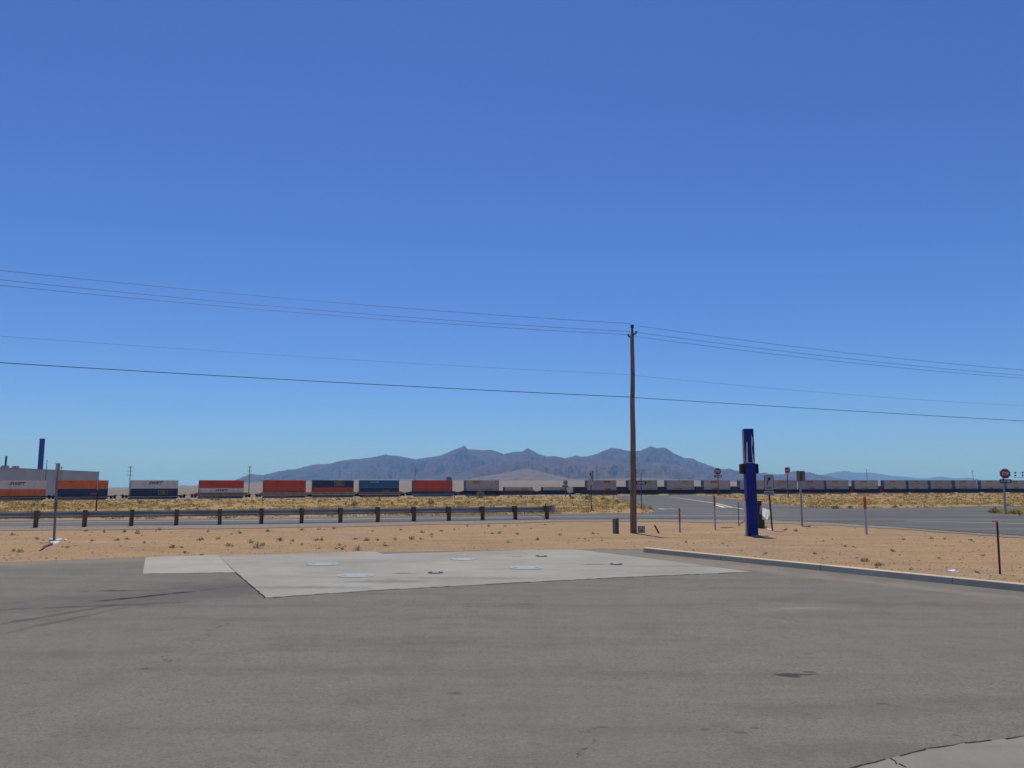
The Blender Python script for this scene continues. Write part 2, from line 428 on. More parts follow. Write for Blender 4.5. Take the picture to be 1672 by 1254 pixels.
no_recalc_struct('pavement_joint', bm, JM)

# kerb -------------------------------------------------------------------------
KERB = concrete_mat('kerb_concrete', (.52, .44, .31), (.62, .53, .38))
bm = bmesh.new(); L = (KB-KA).length + 6
prof = [(0, -.02), (.012, .125), (.035, .140), (.15, .140), (.165, .125), (.165, -.02)]
seg = [0, .02] + [i*3.05 + s for i in range(1, int(L/3.05)+1) for s in (-.006, .006)] + [L]
rings = []
for i, t in enumerate(seg):
    k = .45 if i == 0 else 1.
    dip = .988 if (i > 1 and i < len(seg)-1) else 1
    rings.append([bm.verts.new(KA + KD*t + KN*a + Vector((0, 0, z*k*(1)))) for a, z in prof])
for A, B in zip(rings, rings[1:]):
    for k in range(len(prof)-1): bm.faces.new((A[k], B[k], B[k+1], A[k+1]))
bm.faces.new(rings[0]); bm.faces.new(rings[-1][::-1])
struct('kerb', bm, KERB)
bm = bmesh.new(); kp = [(-.003, 0), (.010, .126), (.034, .1425), (.151, .1425), (.168, .126)]
for i in range(1, int(L/3.05)+1):
    rg = [[bm.verts.new(KA + KD*(i*3.05+o_) + KN*a + Vector((0, 0, z))) for a, z in kp] for o_ in (-.005, .005)]
    for k in range(4): bm.faces.new((rg[0][k], rg[1][k], rg[1][k+1], rg[0][k+1]))
struct('kerb_joint', bm, simple('kerb_joint_grime', (.13, .115, .09), .95))

# roads ------------------------------------------------------------------------
def road_mat():
    m = N('grey_road'); lg = m.noise(.09, 5, .6); fn = m.noise(9, 5, .7)
    st = m.noise(.4, 4, .6, m.map(rot=(0, 0, R(-22)), scale=(.12, 1.2, 1)))
    c = m.mix(m.rng(fn, .3, .7), (.090, .090, .086), (.120, .119, .114))
    c = m.mix(m.rng(st, .42, .64, 0, .8), c, (.175, .174, .168))
    c = m.mix(m.rng(lg, .45, .66, 0, .6), c, (.078, .078, .076))
    return m.done(c, .92, 0, .06)
ROADM = road_mat()
ROADS = []
front = NEAR_EDGE + [(1900, 856), (1690, 843.5), (1625, 839.3), (1611, 835.8), (1640, 832.7), (1690, 831), (1900, 829), (1900, 826), (1690, 826.5), (1600, 826.5), (1545, 828.6),
    (1440, 830), (1335, 829.8), (1265, 823.5), (1228, 819.3), (1190, 814.3), (1160, 810), (1130, 808.2), (1000, 810.2), (1012, 814), (1030, 819), (1048, 825), (1062, 831.5), (1071, 836), (1060, 838.2), (905, 839.8), (690, 842.5), (420, 847), (200, 849.3), (0, 851), (-260, 860)]
bm, poly = drape(front, .03); ROADS.append(poly)
no_recalc_struct('road', bm, ROADM)
GRAV = simple('roadside_gravel', (.20, .165, .13), .95, .35, 6, bump=.4)
grv = [(x, y-.6) for x, y in NEAR_EDGE[1:-1]]
bm, _ = drape(jitter_line(grv, 3, .0) + jitter_line([(1680, 880), (1560, 871), (1460, 864), (1350, 858), (1240, 855), (1060, 851.5), (900, 853), (690, 857.5), (420, 863), (200, 865), (0, 867)], 6, .7), .016)
no_recalc_struct('road_shoulder', bm, GRAV)
WHITE = simple('worn_white_paint', (.55, .55, .53), .8, .25, 8, dirt=(.25, .25, .25))
YEL = simple('worn_yellow_paint', (.50, .40, .22), .8, .2, 6, dirt=(.32, .27, .2))
def line(name, pts, wid, mat, off=.045):
    P = []
    for a, b in zip(pts, pts[1:]):
        for i in range(6): t = i/6; P.append(ground(a[0]+(b[0]-a[0])*t, a[1]+(b[1]-a[1])*t))
    P.append(ground(*pts[-1])); bm = bmesh.new(); prev = None
    for i, p in enumerate(P):
        d = (P[min(i+1, len(P)-1)]-P[max(0, i-1)]); d.z = 0; d.normalize(); n = Vector((-d.y, d.x, 0))
        cur = []
        for sg in (1, -1):
            q = p + n*sg*wid/2; q.z = G(q.x, q.y)+off; cur.append(bm.verts.new(q))
        if prev: bm.faces.new((prev[0], cur[0], cur[1], prev[1]))
        prev = cur
    for f in bm.faces:
        f.normal_update()
        if f.normal.z < 0: f.normal_flip()
    return no_recalc_struct(name, bm, mat)
line('road_marking', [(-100, 857), (0, 855), (300, 852.2), (600, 848.4), (905, 844.2), (1050, 843.2), (1230, 843.4)], .30, WHITE)
line('road_marking', [(1094, 811.6), (1140, 818), (1170, 822.6), (1196, 829.3)], .45, YEL)
line('road_marking', [(1168, 824.8), (1183, 829.4), (1197, 829.6)], .45, WHITE)
line('road_marking', [(1075, 831.2), (1086, 832.2)], .5, WHITE)
line('road_marking', [(1090, 831), (1101, 831.6)], .4, WHITE)
line('road_marking', [(1200, 829.4), (1216, 832.5)], .3, YEL)
line('road_marking', [(1480, 852.3), (1560, 853.4), (1680, 857)], .22, YEL)

# railway bed -------------------------------------------------------------------
BAL = simple('track_ballast', (.27, .24, .21), .95, .35, 2.2, bump=.5)
bm = bmesh.new(); prev = None
bprof = [(-4.4, -.70), (-2.4, -.16), (2.4, -.16), (4.4, -.70)]
for s in range(-220, 740, 6):
    p, h = track_pt(s); n = Vector((-math.sin(h), math.cos(h), 0))
    cur = [bm.verts.new(p + n*a + Vector((0, 0, z))) for a, z in bprof]
    if prev:
        for k in range(3): bm.faces.new((prev[k], cur[k], cur[k+1], prev[k+1]))
    prev = cur
struct('rail_bed', bm, BAL)
RAILM = simple('rail_steel', (.16, .12, .10), .5, .3, 3, metal=.6)
bm = bmesh.new()
for side in (-.72, .72):
    pts = []
    for s in range(-220, 740, 8):
        p, h = track_pt(s); pts.append(p + Vector((-math.sin(h), math.cos(h), 0))*side + Vector((0, 0, -.09)))
    tube(bm, pts, .075, 4)
struct('rail', bm, RAILM)

# mountains ----------------------------------------------------------------------
def rock(name, a, b, c2, sc):
    m = N(name); f = m.noise(sc, 8, .65); f2 = m.noise(sc*6, 6, .7); f3 = m.noise(sc*.35, 4)
    c = m.mix(m.rng(f, .36, .64), a, b); c = m.mix(m.rng(f2, .46, .62, 0, .8), c, c2)
    c = m.mix(m.rng(f3, .45, .65, 0, .5), c, tuple((x+y)/2 for x, y in zip(a, c2)))
    m.bump(f2, .9, 12); return m.done(c, .95, 0, .05)
def range_mesh(name, pts, D, front, back, seed, mat, amp, foot_py, step=2.0, jag=.75, ex=1.25):
    x0, x1 = pts[0][0], pts[-1][0]; nx = int((x1-x0)/step); RV = 44; bm = bmesh.new(); cols = []
    for i in range(nx+1):
        px = x0 + (x1-x0)*i/nx; py = interp(pts, px)
        edge = min(1, i/6, (nx-i)/6)
        py -= jag*edge*noise.fractal(Vector((px*.16, seed, 0)), 1, 2, 4)
        py += .35*jag*edge*noise.noise(Vector((px*.55, seed*2, 3)))
        fy = interp(foot_py, px) if isinstance(foot_py, list) else foot_py
        c = []
        for j in range(RV+7):
            if j <= RV:
                v = j/RV; d = D - front*(1-v)
                hh = v**ex
                q = Vector((px*.022 + .35*noise.noise(Vector((px*.01, v*2.2, seed))), v*1.1, seed))
                rg = noise.ridged_multi_fractal(q, .9, 2.1, 6, 1.0, 2.0)-1.05
                env = (math.sin(math.pi*min(1, v*1.02))**.8)*(1-v*.35)
                z_c = EYE + (HZ-py)/FPX*CP*D; z_f = EYE + (HZ-fy)/FPX*CP*(D-front) - 6
                z = z_f + (z_c-z_f)*hh + amp*env*rg*edge*(z_c-z_f)
                # keep the body under the traced skyline
                lim = EYE + (z_c-EYE)*(d/D) - (1-v)*.012*(z_c-z_f) if v < 1 else z_c
                z = min(z, lim)
            else:
                k = (j-RV)/6; d = D + back*k; z = z_c + (z_f-10-z_c)*k**.8
            c.append(bm.verts.new((d*(px-CX)/FPX*1.0/CP*CP, d, z)))
        cols.append(c)
    for A, B in zip(cols, cols[1:]):
        for j in range(RV+6): bm.faces.new((A[j], B[j], B[j+1], A[j+1]))
    for f in bm.faces: f.normal_update()
    return no_recalc_struct(name, bm, mat)
MAIN = [(372, 792), (388, 783.5), (400, 778.5), (415, 774), (432, 776.3), (446, 772.5), (462, 769), (472, 767), (486, 766), (500, 762), (518, 758), (535, 758), (560, 752), (578, 749.8), (590, 749), (612, 746), (630, 742), (640, 744), (652, 744.5), (666, 747.5), (680, 750), (700, 747), (720, 744), (740, 735), (748, 732.5), (754, 730.5), (757, 728), (760, 728.6), (763, 733), (769, 734.6), (776, 733.6), (790, 735.5), (800, 734), (812, 737), (822, 742), (834, 739), (845, 737.5), (854, 737), (858, 734), (862, 732.2), (867, 734.5), (874, 738.5), (885, 743), (893, 745.5), (905, 744.8), (915, 747), (922, 748), (940, 744), (950, 746.2), (960, 745), (975, 741), (985, 736), (992, 734), (998, 731.5), (1010, 732.4), (1022, 735.5), (1035, 737), (1046, 736.5), (1050, 734), (1057, 731), (1062, 728.6), (1072, 731.4), (1082, 730.6), (1088, 732.6), (1092, 735.5), (1100, 740.5), (1110, 745), (1118, 747.8), (1126, 748), (1132, 749.6), (1138, 753.5), (1150, 757.4), (1160, 761), (1168, 764.5), (1178, 766.4), (1188, 764.8), (1200, 768.2), (1210, 772), (1222, 774), (1236, 773), (1246, 771.8), (1256, 774), (1266, 775), (1280, 773.6), (1292, 769.6), (1300, 768.8), (1310, 771.2), (1320, 771.2), (1330, 774.4), (1345, 777), (1365, 781), (1390, 786), (1420, 790)]
ROCK1 = rock('mountain_rock', (.125, .088, .066), (.055, .044, .034), (.014, .016, .012), .0016)
range_mesh('mountain_range', MAIN, 9000, 2600, 2500, 3.3, ROCK1, .42, [(372, 792), (500, 788), (800, 785), (1100, 785), (1420, 790)])
FOOT = [(600, 789), (650, 783), (690, 780), (720, 777), (747, 774), (765, 768), (784, 761.5), (800, 756), (815, 752.6), (830, 752.5), (847, 752), (862, 750), (880, 750), (900, 749.6), (922, 751), (940, 749.4), (955, 749.2), (975, 751), (992, 752.5), (1010, 752.3), (1030, 754), (1050, 754.5), (1075, 755.5), (1102, 758.5), (1120, 763), (1140, 768), (1165, 774), (1190, 779), (1225, 781.5), (1260, 783.5), (1300, 788), (1330, 790)]
ROCK2 = rock('foothill_rock', (.128, .092, .072), (.085, .068, .05), (.03, .032, .024), .0022)
range_mesh('hills', FOOT, 6200, 1500, 900, 8.1, ROCK2, .42, [(600, 790), (800, 786.5), (1100, 786.5), (1330, 791)])
TAN = [(690, 787), (730, 785), (765, 782.5), (790, 778), (812, 774.5), (835, 770), (850, 767), (861, 765.6), (874, 767.5), (890, 771.5), (905, 776), (930, 781.5), (960, 783), (1000, 781.5), (1040, 780), (1080, 781.5), (1130, 783.5), (1180, 787)]
ROCK3 = rock('tan_hill_soil', (.205, .150, .105), (.165, .125, .09), (.085, .078, .052), .0035)
range_mesh('hills', TAN, 4700, 800, 500, 5.7, ROCK3, .24, 788.5, jag=.35)
LEFTH = [(120, 800), (180, 797.5), (215, 797), (255, 795.5), (292, 794), (303, 792.2), (312, 793.2), (324, 792.4), (350, 790.6), (380, 788.6), (430, 786), (520, 784), (640, 782.5), (720, 783), (800, 786)]
range_mesh('hills', LEFTH, 5200, 1200, 800, 1.9, ROCK3, .10, [(120, 801), (300, 796), (800, 788)], jag=.2)
FAR = [(1290, 786), (1320, 780), (1340, 775.6), (1350, 773.4), (1362, 771), (1378, 768.8), (1386, 770.8), (1396, 772), (1412, 771.6), (1422, 772), (1434, 774), (1448, 776.6), (1462, 777.4), (1478, 778.8), (1496, 781), (1512, 781), (1522, 779), (1530, 778), (1540, 779), (1552, 781), (1566, 780.6), (1578, 780.2), (1588, 781.4), (1598, 785), (1630, 787.5), (1700, 790)]
ROCK4 = rock('far_rock', (.120, .092, .074), (.085, .07, .055), (.045, .045, .032), .0009)
range_mesh('mountain_range', FAR, 15500, 2600, 2500, 6.2, ROCK4, .2, 790, jag=.3)

# ================================================================== TRAIN
RIBC = {}
def cmat(name, col, **kw): RIBC[name] = simple(name, col, .55, .14, .9, dirt=kw.get('dirt', tuple(x*.55+.02 for x in col)), stretch=(1, 1, .35)); return RIBC[name]
cmat('white_container_paint', (.68, .62, .55)); cmat('greywhite_container_paint', (.42, .38, .36)); cmat('dull_white_container_paint', (.36, .325, .31)); cmat('cream_white_container_paint', (.47, .42, .37)); cmat('red_container_paint', (.60, .070, .022)); cmat('orange_container_paint', (.72, .165, .030))
cmat('navy_container_paint', (.030, .044, .085)); cmat('blue_container_paint', (.03, .13, .26)); cmat('dark_container_paint', (.028, .03, .036)); cmat('maroon_container_paint', (.16, .035, .03))
DOORM = simple('container_door_paint', (.16, .16, .17), .6, .3, 2)
WELL = {k: simple(k+'_well_paint', v, .75, .3, .8, dirt=tuple(x*.5 for x in v)) for k, v in dict(black=(.022, .019, .018), brown=(.34, .19, .09), tan=(.42, .29, .16), teal=(.05, .07, .06), rust=(.12, .05, .03)).items()}
DARK = simple('dark_rail_iron', (.022, .02, .02), .8, .4, 3)
SILL = simple('pale_side_sill', (.50, .47, .43), .7, .3, 1.2)
INK = simple('dark_lettering', (.045, .04, .06), .6, .1)
GOLD = simple('gold_lettering', (.48, .31, .06), .6, .15)
BRICK = simple('orange_lettering', (.42, .17, .07), .6, .15)
PALE = simple('pale_lettering', (.55, .60, .62), .6, .15)
BOXH = 2.86
def container(px0, px1, tier, paint, label, logo=None, group='containers on the freight train', endm=None):
    s0, s1 = track_at(px0), track_at(px1); Lc = s1-s0
    p, h = track_pt((s0+s1)/2); z = .38 + tier*(BOXH+.03)
    t = thing('shipping_container', label, 'container', p + Vector((0, 0, z)), h, group)
    bm = bmesh.new(); box(bm, (0, 0, BOXH/2), (Lc, 2.5, BOXH))
    n = max(8, int(Lc/.9))
    for i in range(n+1):
        x = -Lc/2 + .06 + (Lc-.12)*i/n; thick = .05 if i in (0, n) else .022
        for sy in (-1, 1): box(bm, (x, sy*(1.25+thick/2-.004), BOXH/2), (.14 if i in (0, n) else .10, thick, BOXH-.12))
    for zz in (.05, BOXH-.05):
        for sy in (-1, 1): box(bm, (0, sy*(1.25+.018), zz), (Lc-.02, .045, .095))
    link('body', bm, paint, t)
    bm = bmesh.new()
    for sy in (-.62, .62):
        box(bm, (-Lc/2-.02, sy, BOXH/2), (.05, 1.16, BOXH-.25))
        for q in (-.3, .3): cyl(bm, (-Lc/2-.07, sy+q, .2), (-Lc/2-.07, sy+q, BOXH-.2), .025, n=6)
    link('door', bm, DOORM if endm is None else endm, t)
    for lg in (logo or []):
        kind, fx, fz, wd, ht = lg[:5]; x = fx*Lc; zc = fz*BOXH; y = -1.30
        if kind == 'swift': link('lettering', text_bm('SWIFT', wd, ht, (x, y, zc), .03, .35), INK, t)
        elif kind == 'text': link('lettering', text_bm(lg[6], wd, ht, (x, y, zc), .02), lg[5], t)
        elif kind == 'bar':
            b2 = bmesh.new(); prism(b2, [(x-wd/2, zc-ht/2), (x+wd/2, zc-ht/2), (x+wd/2+.0, zc+ht*.2), (x+wd*.38, zc+ht/2), (x-wd/2, zc+ht/2)], y-.01, y+.02)
            e = link('emblem', b2, lg[5], t); link('lettering', text_bm('J.B. HUNT', wd*.82, ht*.42, (x, y-.02, zc), .03), INK, e)
        elif kind == 'frame':
            b2 = bmesh.new()
            for sx in (-1, 1): box(b2, (x+sx*wd/2, y, zc), (.14, .03, ht))
            for sz in (-1, 1): box(b2, (x, y-.002, zc+sz*(ht/2-.05)), (wd, .03, .14))
            e = link('emblem', b2, lg[5], t); link('lettering', text_bm('CSX', wd*.66, ht*.5, (x, y, zc), .03), lg[5], e)
    return t
def wellcar(px0, px1, paint, label, side_h=1.15, sill=True, group='well cars of the freight train', gap=True):
    s0, s1 = track_at(px0)-.35, track_at(px1)+.35; Lc = s1-s0; p, h = track_pt((s0+s1)/2)
    t = thing('well_car', label, 'rail car', p, h, group)
    bm = bmesh.new()
    for sy in (-1, 1):
        prism(bm, [(-Lc/2, .38), (Lc/2, .38), (Lc/2+.5, .75), (Lc/2+.5, side_h), (-Lc/2-.5, side_h), (-Lc/2-.5, .75)], sy*1.42-.04, sy*1.42+.04)
        k = int(Lc/1.6)
        for i in range(k+1): box(bm, (-Lc/2+.1+(Lc-.2)*i/k, sy*1.485, (side_h+.42)/2), (.09, .05, side_h-.48))
    box(bm, (0, 0, .46), (Lc, 2.8, .12)); link('body', bm, paint, t)
    bm = bmesh.new(); box(bm, (0, 0, .22), (Lc-.6, 2.7, .36)); link('underframe', bm, DARK, t)
    if sill:
        bm = bmesh.new()
        for sy in (-1, 1): box(bm, (0, sy*1.50, .45), (Lc+.3, .10, .24))
        link('side_sill', bm, SILL, t)
    for sx in (-1, 1):
        bm = bmesh.new(); xe = sx*(Lc/2+1.35)
        prism(bm, [(sx*(Lc/2+.5), .75), (sx*(Lc/2+.5), side_h), (xe+sx*.9, 1.12), (xe+sx*.9, .86)], -1.1, 1.1)
        box(bm, (sx*(Lc/2+2.0), 0, 1.22), (.5, 2.3, .10)); box(bm, (sx*(Lc/2+.7), -1.0, 1.5), (.06, .06, .9)); box(bm, (sx*(Lc/2+2.2), -1.0, 1.45), (.05, .05, .8))
        link('end_platform', bm, paint if side_h > 1 else DARK, t)
        bm = bmesh.new()
        for wx in (-.55, .55):
            for sy in (-.74, .74): cyl(bm, (xe+wx, sy-.06, .43), (xe+wx, sy+.06, .43), .43, n=14)
            cyl(bm, (xe+wx, -.74, .43), (xe+wx, .74, .43), .07, n=6)
        for sy in (-.95, .95): box(bm, (xe, sy, .5), (1.7, .14, .28))
        link('wheel_truck', bm, DARK, t)
        bm = bmesh.new(); box(bm, (sx*(Lc/2+2.55), 0, .86), (.9, .2, .22)); link('coupler', bm, DARK, t)
    return t
C = RIBC
wc, rc, oc, nc, bc, dc, mc = (C[k+'_container_paint'] for k in ('white', 'red', 'orange', 'navy', 'blue', 'dark', 'maroon'))
wellcar(-9, 75, WELL['black'], 'dark well car leftmost on the train, under the cut-off white container', .9)
container(-9, 75, 0, oc, 'orange container cut by the left edge, bottom of its stack')
container(-9, 75, 1, wc, 'white container with SWIFT lettering on top, cut by the left edge', [('swift', -.06, .62, 4.6, .95)])
wellcar(94, 176, WELL['black'], 'dark well car below the orange over navy containers', .9)
container(94, 176, 0, nc, 'navy container under an orange one, right of the grey building end', [('text', .22, .42, 2.2, .6, GOLD, 'CSX')])
container(94, 176, 1, oc, 'bright orange container stacked over a navy one', [('text', -.28, .82, 1.7, .3, INK, 'SCHNEIDER')])
wellcar(213, 290, WELL['black'], 'dark well car under the white SWIFT and navy stack standing alone', .9)
container(213, 290, 0, nc, 'navy container with gold emblem under the white SWIFT container', [('frame', .18, .52, 3.0, 1.4, GOLD)])
container(213, 290, 1, wc, 'white container with dark SWIFT lettering over a navy one', [('swift', .02, .68, 4.7, 1.0)])
wellcar(325, 397, WELL['brown'], 'brown well car carrying a red container over a white one', 1.65)
container(325, 397, 0, wc, 'white SWIFT container sunk in a brown well car under a red one', [('swift', .0, .74, 4.6, .8)])
container(325, 397, 1, rc, 'red container over a white one, left of a wooden power pole', [('text', -.28, .70, 1.8, .35, INK, 'SCHNEIDER')])
wellcar(430, 498, WELL['tan'], 'tan well car under two stacked red containers, right of the power pole', 1.65)
container(430, 498, 0, rc, 'lower red container of the pair right of the power pole', [('text', .15, .55, 2.2, .25, INK, 'SCHNEIDER')])
container(430, 498, 1, rc, 'upper red container of the pair right of the power pole', [('text', -.18, .85, 1.8, .3, INK, 'SCHNEIDER')])
wellcar(510, 576, WELL['tan'], 'tan well car under the navy over red containers', 1.65)
container(510, 576, 0, rc, 'red container beneath a navy container with gold emblem')
container(510, 576, 1, nc, 'navy container with gold framed emblem on top of a red one', [('frame', .14, .55, 3.6, 1.8, GOLD)])
wellcar(587, 650, WELL['brown'], 'brown well car under the blue over navy containers', 1.65)
container(587, 650, 0, nc, 'navy container with gold lettering under a bright blue one', [('text', .16, .55, 3.0, .6, GOLD, 'CSX')])
container(587, 650, 1, bc, 'bright blue container with pale lettering on the train', [('text', -.13, .75, 3.6, .45, PALE, 'PACER')])
wellcar(674, 737, WELL['teal'], 'dark teal well car under the last red pair', 1.65)
container(674, 737, 0, rc, 'lower red container of the pair just left of the white ones')
container(674, 737, 1, rc, 'upper red container of the pair just left of the white ones')
# the long white part
W2 = [(759, 813, 2), (823, 868, 1), (885, 929, 1), (957, 1004, 2), (1024, 1071, 2), (1087, 1131, 2), (1147, 1190, 2), (1206, 1248, 2), (1258, 1299, 2), (1306, 1343, 2), (1347, 1383, 2), (1393, 1431, 2), (1441, 1476, 2), (1481, 1512, 2), (1517, 1551, 2), (1557, 1592, 2), (1599, 1634, 2), (1641, 1676, 2)]
where = ['first white stack right of the red containers', 'low white container left of the small round road sign', 'low white container behind the small round road sign', 'white stack behind the tall arrow sign', 'white stack just behind the wooden utility pole', 'white stack behind the small red and white disc sign', 'white stack behind the red octagon above a one way plate', 'white stack behind the blue column', 'white stack behind the curved arrow sign', 'white stack behind the beige sign back', 'white stack just right of the beige sign back', 'white stack behind the right orange-capped marker post', 'white stack right of the last maroon box', 'second white stack right of the last maroon box', 'white stack below the rightmost low bump of far mountains', 'white stack at the foot of the rightmost distant pole', 'white stack left of the right STOP sign', 'white stack at the right edge behind the STOP sign']
for i, ((a, b, n), wh) in enumerate(zip(W2, where)):
    wellcar(a, b, WELL['rust'] if i in (1, 3) else WELL['black'], 'dark well car under the ' + wh, 1.75, sill=False)
    lm = BRICK if i in (3, 6, 9) else GOLD
    GW = [C[q+'_container_paint'] for q in ('greywhite', 'dull_white', 'cream_white', 'dull_white', 'greywhite')]
    container(a, b, 0, GW[(i*3+1) % 5], ('lower container of the ' if n == 2 else '') + wh, [('bar', .22 if i < 5 else -.05, .62, 3.4, 1.05, lm)])
    if n == 2: container(a, b, 1, GW[(i*2) % 5], 'upper container of the ' + wh, [('bar', (-.2 if i == 0 else .18) if i < 6 else -.1, .74, 3.4, 1.15, lm)])
for a, b, pm, col, wh in ((936, 953, dc, 'black', 'left of the tall arrow sign'), (1006, 1021, dc, 'black', 'left of the utility pole'), (1072, 1084, dc, 'black', 'right of the one way sign'), (1132, 1144, dc, 'black', 'left of the red octagon sign'), (1192, 1203, nc, 'navy', 'left of the blue column'), (1384, 1391, mc, 'maroon', 'left of the right orange-capped post'), (1432.5, 1439, mc, 'maroon', 'right of the right orange-capped post')):
    container(a, b, 0, pm, f'short {col} box between white stacks, {wh}')

# ================================================================== BUILDING AND TOWERS (left, behind the train)
def warehouse():
    A, B = at(-170, 764, 333*.74), at(162, 771, 430); A = at(0, 764, 333) + (at(0, 764, 333)-B)*1.15; A.z = B.z
    z0 = G(B.x, B.y)-1.0; d = B-A; d.z = 0; L = d.length; d.normalize(); h = math.atan2(d.y, d.x)
    H = B.z - z0; t = thing('warehouse', 'long low beige metal warehouse behind the train at the left edge', 'building', (A.x, A.y, z0), h)
    m = N('warehouse_siding'); wv = m.n('TexWave', wave_type='BANDS', bands_direction='X'); m.l(m.co, wv.inputs[0]); wv.inputs['Scale'].default_value = 1.2
    c = m.mix(m.rng(m.noise(.12, 5, .6), .35, .65), (.50, .435, .35), (.58, .51, .415)); m.bump(wv.outputs['Fac'], .5, .05)
    bm = bmesh.new(); box(bm, (L/2, 35, H/2), (L, 70, H)); link('wall', bm, m.done(c, .7), t)
    bm = bmesh.new(); box(bm, (L/2, 35, H+.12), (L+.5, 70.5, .24)); rf = link('roof', bm, simple('roof_edge', (.33, .33, .33), .7), t)
    um = simple('roof_unit_grey', (.30, .31, .32), .6)
    for px, wd in ((3, 3.0), (20, 2.6), (37, 2.2), (-30, 2.6)):
        for k in range(800):
            q = A + d*(L*k/800)
            if proj((q.x, q.y, B.z))[0] >= px: break
        bm = bmesh.new(); box(bm, (L*k/800, 3, H+.24+.45), (wd, 2, .9)); box(bm, (L*k/800, 3, H+.24+.98), (wd*.8, 1.6, .12)); link('rooftop_unit', bm, um, rf)
    wm = simple('dark_opening', (.05, .05, .055), .4)
    for px in (2, 9, 28, 46, -20, -40):
        for k in range(800):
            q = A + d*(L*k/800)
            if proj((q.x, q.y, B.z))[0] >= px: break
        bm = bmesh.new(); box(bm, (L*k/800, -.03, H*.49), (1.6, .1, .8)); link('window', bm, wm, t)
warehouse()
TWR = simple('royal_blue_paint', (.035, .055, .26), .45, .12, .8)
for px0, px1, pyt, Y, lab in ((66, 72.5, 717, 450, 'wide blue square tower rising behind the warehouse roof'), (9, 11.6, 745, 700, 'thin faraway blue tower at the left edge behind the warehouse')):
    b = at((px0+px1)/2-1.5, 795, Y); tp = at((px0+px1)/2, pyt, Y); wd = (px1-px0)*Y/FPX; z0 = G(b.x, b.y)
    t = thing('blue_tower', lab, 'tower', (tp.x, Y, z0), 0, 'blue towers behind the warehouse')
    bm = bmesh.new(); box(bm, (0, 0, (tp.z-z0)/2), (wd, wd*.8, tp.z-z0)); bev(bm, .12); link('shaft', bm, TWR, t)
    bm = bmesh.new(); box(bm, (0, 0, tp.z-z0+.1), (wd*1.03, wd*.83, .3)); link('cap', bm, TWR, t)

# ================================================================== POLES AND WIRES
WOOD = simple('weathered_pole_wood', (.24, .155, .10), .9, .35, 3, stretch=(6, 6, .4), dirt=(.11, .075, .05), bump=.5)
GALV = simple('galvanised_steel', (.32, .32, .33), .5, .2, 4, metal=.5)
DGREY = simple('dark_grey_steel', (.11, .11, .115), .6, .25, 4)
RUSTY = simple('rusty_steel', (.105, .04, .032), .8, .3, 5)
PORC = simple('grey_porcelain', (.20, .21, .22), .35, .15, 3)
def dpole(px, py, Y, label, arms, r=.14, mat=WOOD):
    tp = at(px, py, Y); z0 = G(tp.x, Y)
    t = thing('power_pole', label, 'utility pole', (tp.x, Y, z0), random.uniform(-.3, .3), 'distant poles behind the train')
    bm = bmesh.new(); cyl(bm, (0, 0, 0), (0, 0, tp.z-z0), r*1.25, r, 8); link('pole', bm, mat, t)
    for k in range(arms):
        zz = tp.z-z0-.5-1.6*k
        bm = bmesh.new(); box(bm, (0, -.16, zz), (2.2, .1, .13))
        for x in (-1, -.4, .4, 1): cyl(bm, (x, -.16, zz+.06), (x, -.16, zz+.3), .05, n=6)
        link('crossarm', bm, mat, t)
dpole(213.5, 761, 330, 'thin tall pole at the left end of the lone white SWIFT stack', 3, .13)
dpole(408, 761, 350, 'wooden power pole with crossarms between two red container stacks', 3, .15)
dpole(678, 763, 400, 'bare pole rising behind the red pair nearest the white containers', 0, .14)
dpole(974.5, 763, 440, 'bare pole right of the tall arrow sign, behind the train', 0, .15)
dpole(1415, 766, 540, 'slim far pole rising behind the train right of the right orange-capped post', 1, .15)
dpole(1588, 768, 580, 'slim far pole nearest the right STOP sign, behind the train', 1, .15)
dpole(100.5, 762, 320, 'small crossarm pole in front of the warehouse, right of the near sign', 2, .10)
dpole(76.8, 751, 300, 'plain grey pole standing in front of the warehouse, left of the near sign', 0, .11, DGREY)

PB = ground(1034.5, 870.5); PT = at(1032.3, 546, PB.y); PTT = at(1032.2, 531, PB.y)
pole = thing('utility_pole', 'tall brown wooden utility pole carrying wires beside the road', 'utility pole', PB)
bm = bmesh.new()
lean = lambda z: Vector(((PT.x-PB.x)*z/(PT.z), 0, z))
pts = [lean(PT.z*k/14)+Vector((.02*noise.noise(Vector((k*.4, 1, 2))), 0, 0)) for k in range(15)]
tube(bm, [Vector((0, 0, -.3))]+pts, lambda i: .138 - .058*max(0, i-1)/14, 14); link('pole', bm, WOOD, pole, True)
bm = bmesh.new(); a = PT-PB
cyl(bm, a, PTT-PB, .055, .045, 10); cyl(bm, PTT-PB-Vector((0, 0, .12)), PTT-PB+Vector((0, 0, .02)), .085, .06, 10); link('pole_top_pin', bm, DGREY, pole)
for sx, zz, nm in ((1, 544, 1), (-1, 549, 1)):
    q = at(1032.5+sx*6.5, zz-2, PB.y)-PB; base = lean(q.z-.14); bm = bmesh.new()
    cyl(bm, base, q-Vector((0, 0, .04)), .045, .04, 8); link('bracket', bm, DGREY, pole)
    bm = bmesh.new()
    for k in range(2): cyl(bm, q+Vector((0, 0, -.04+.045*k)), q+Vector((0, 0, -.005+.045*k)), .058-.008*k, .042, 10)
    link('insulator', bm, PORC, pole)
for pyq in (612, 648.5):
    q = at(1033, pyq, PB.y)-PB; bm = bmesh.new(); box(bm, (q.x, -.13, q.z), (.1, .12, .08)); link('wire_clamp', bm, DGREY, pole)
bm = bmesh.new(); cyl(bm, (.10, -.085, 0), lean(2.6)+Vector((.10, -.07, 0)), .02, n=6); link('ground_wire_guard', bm, DGREY, pole)

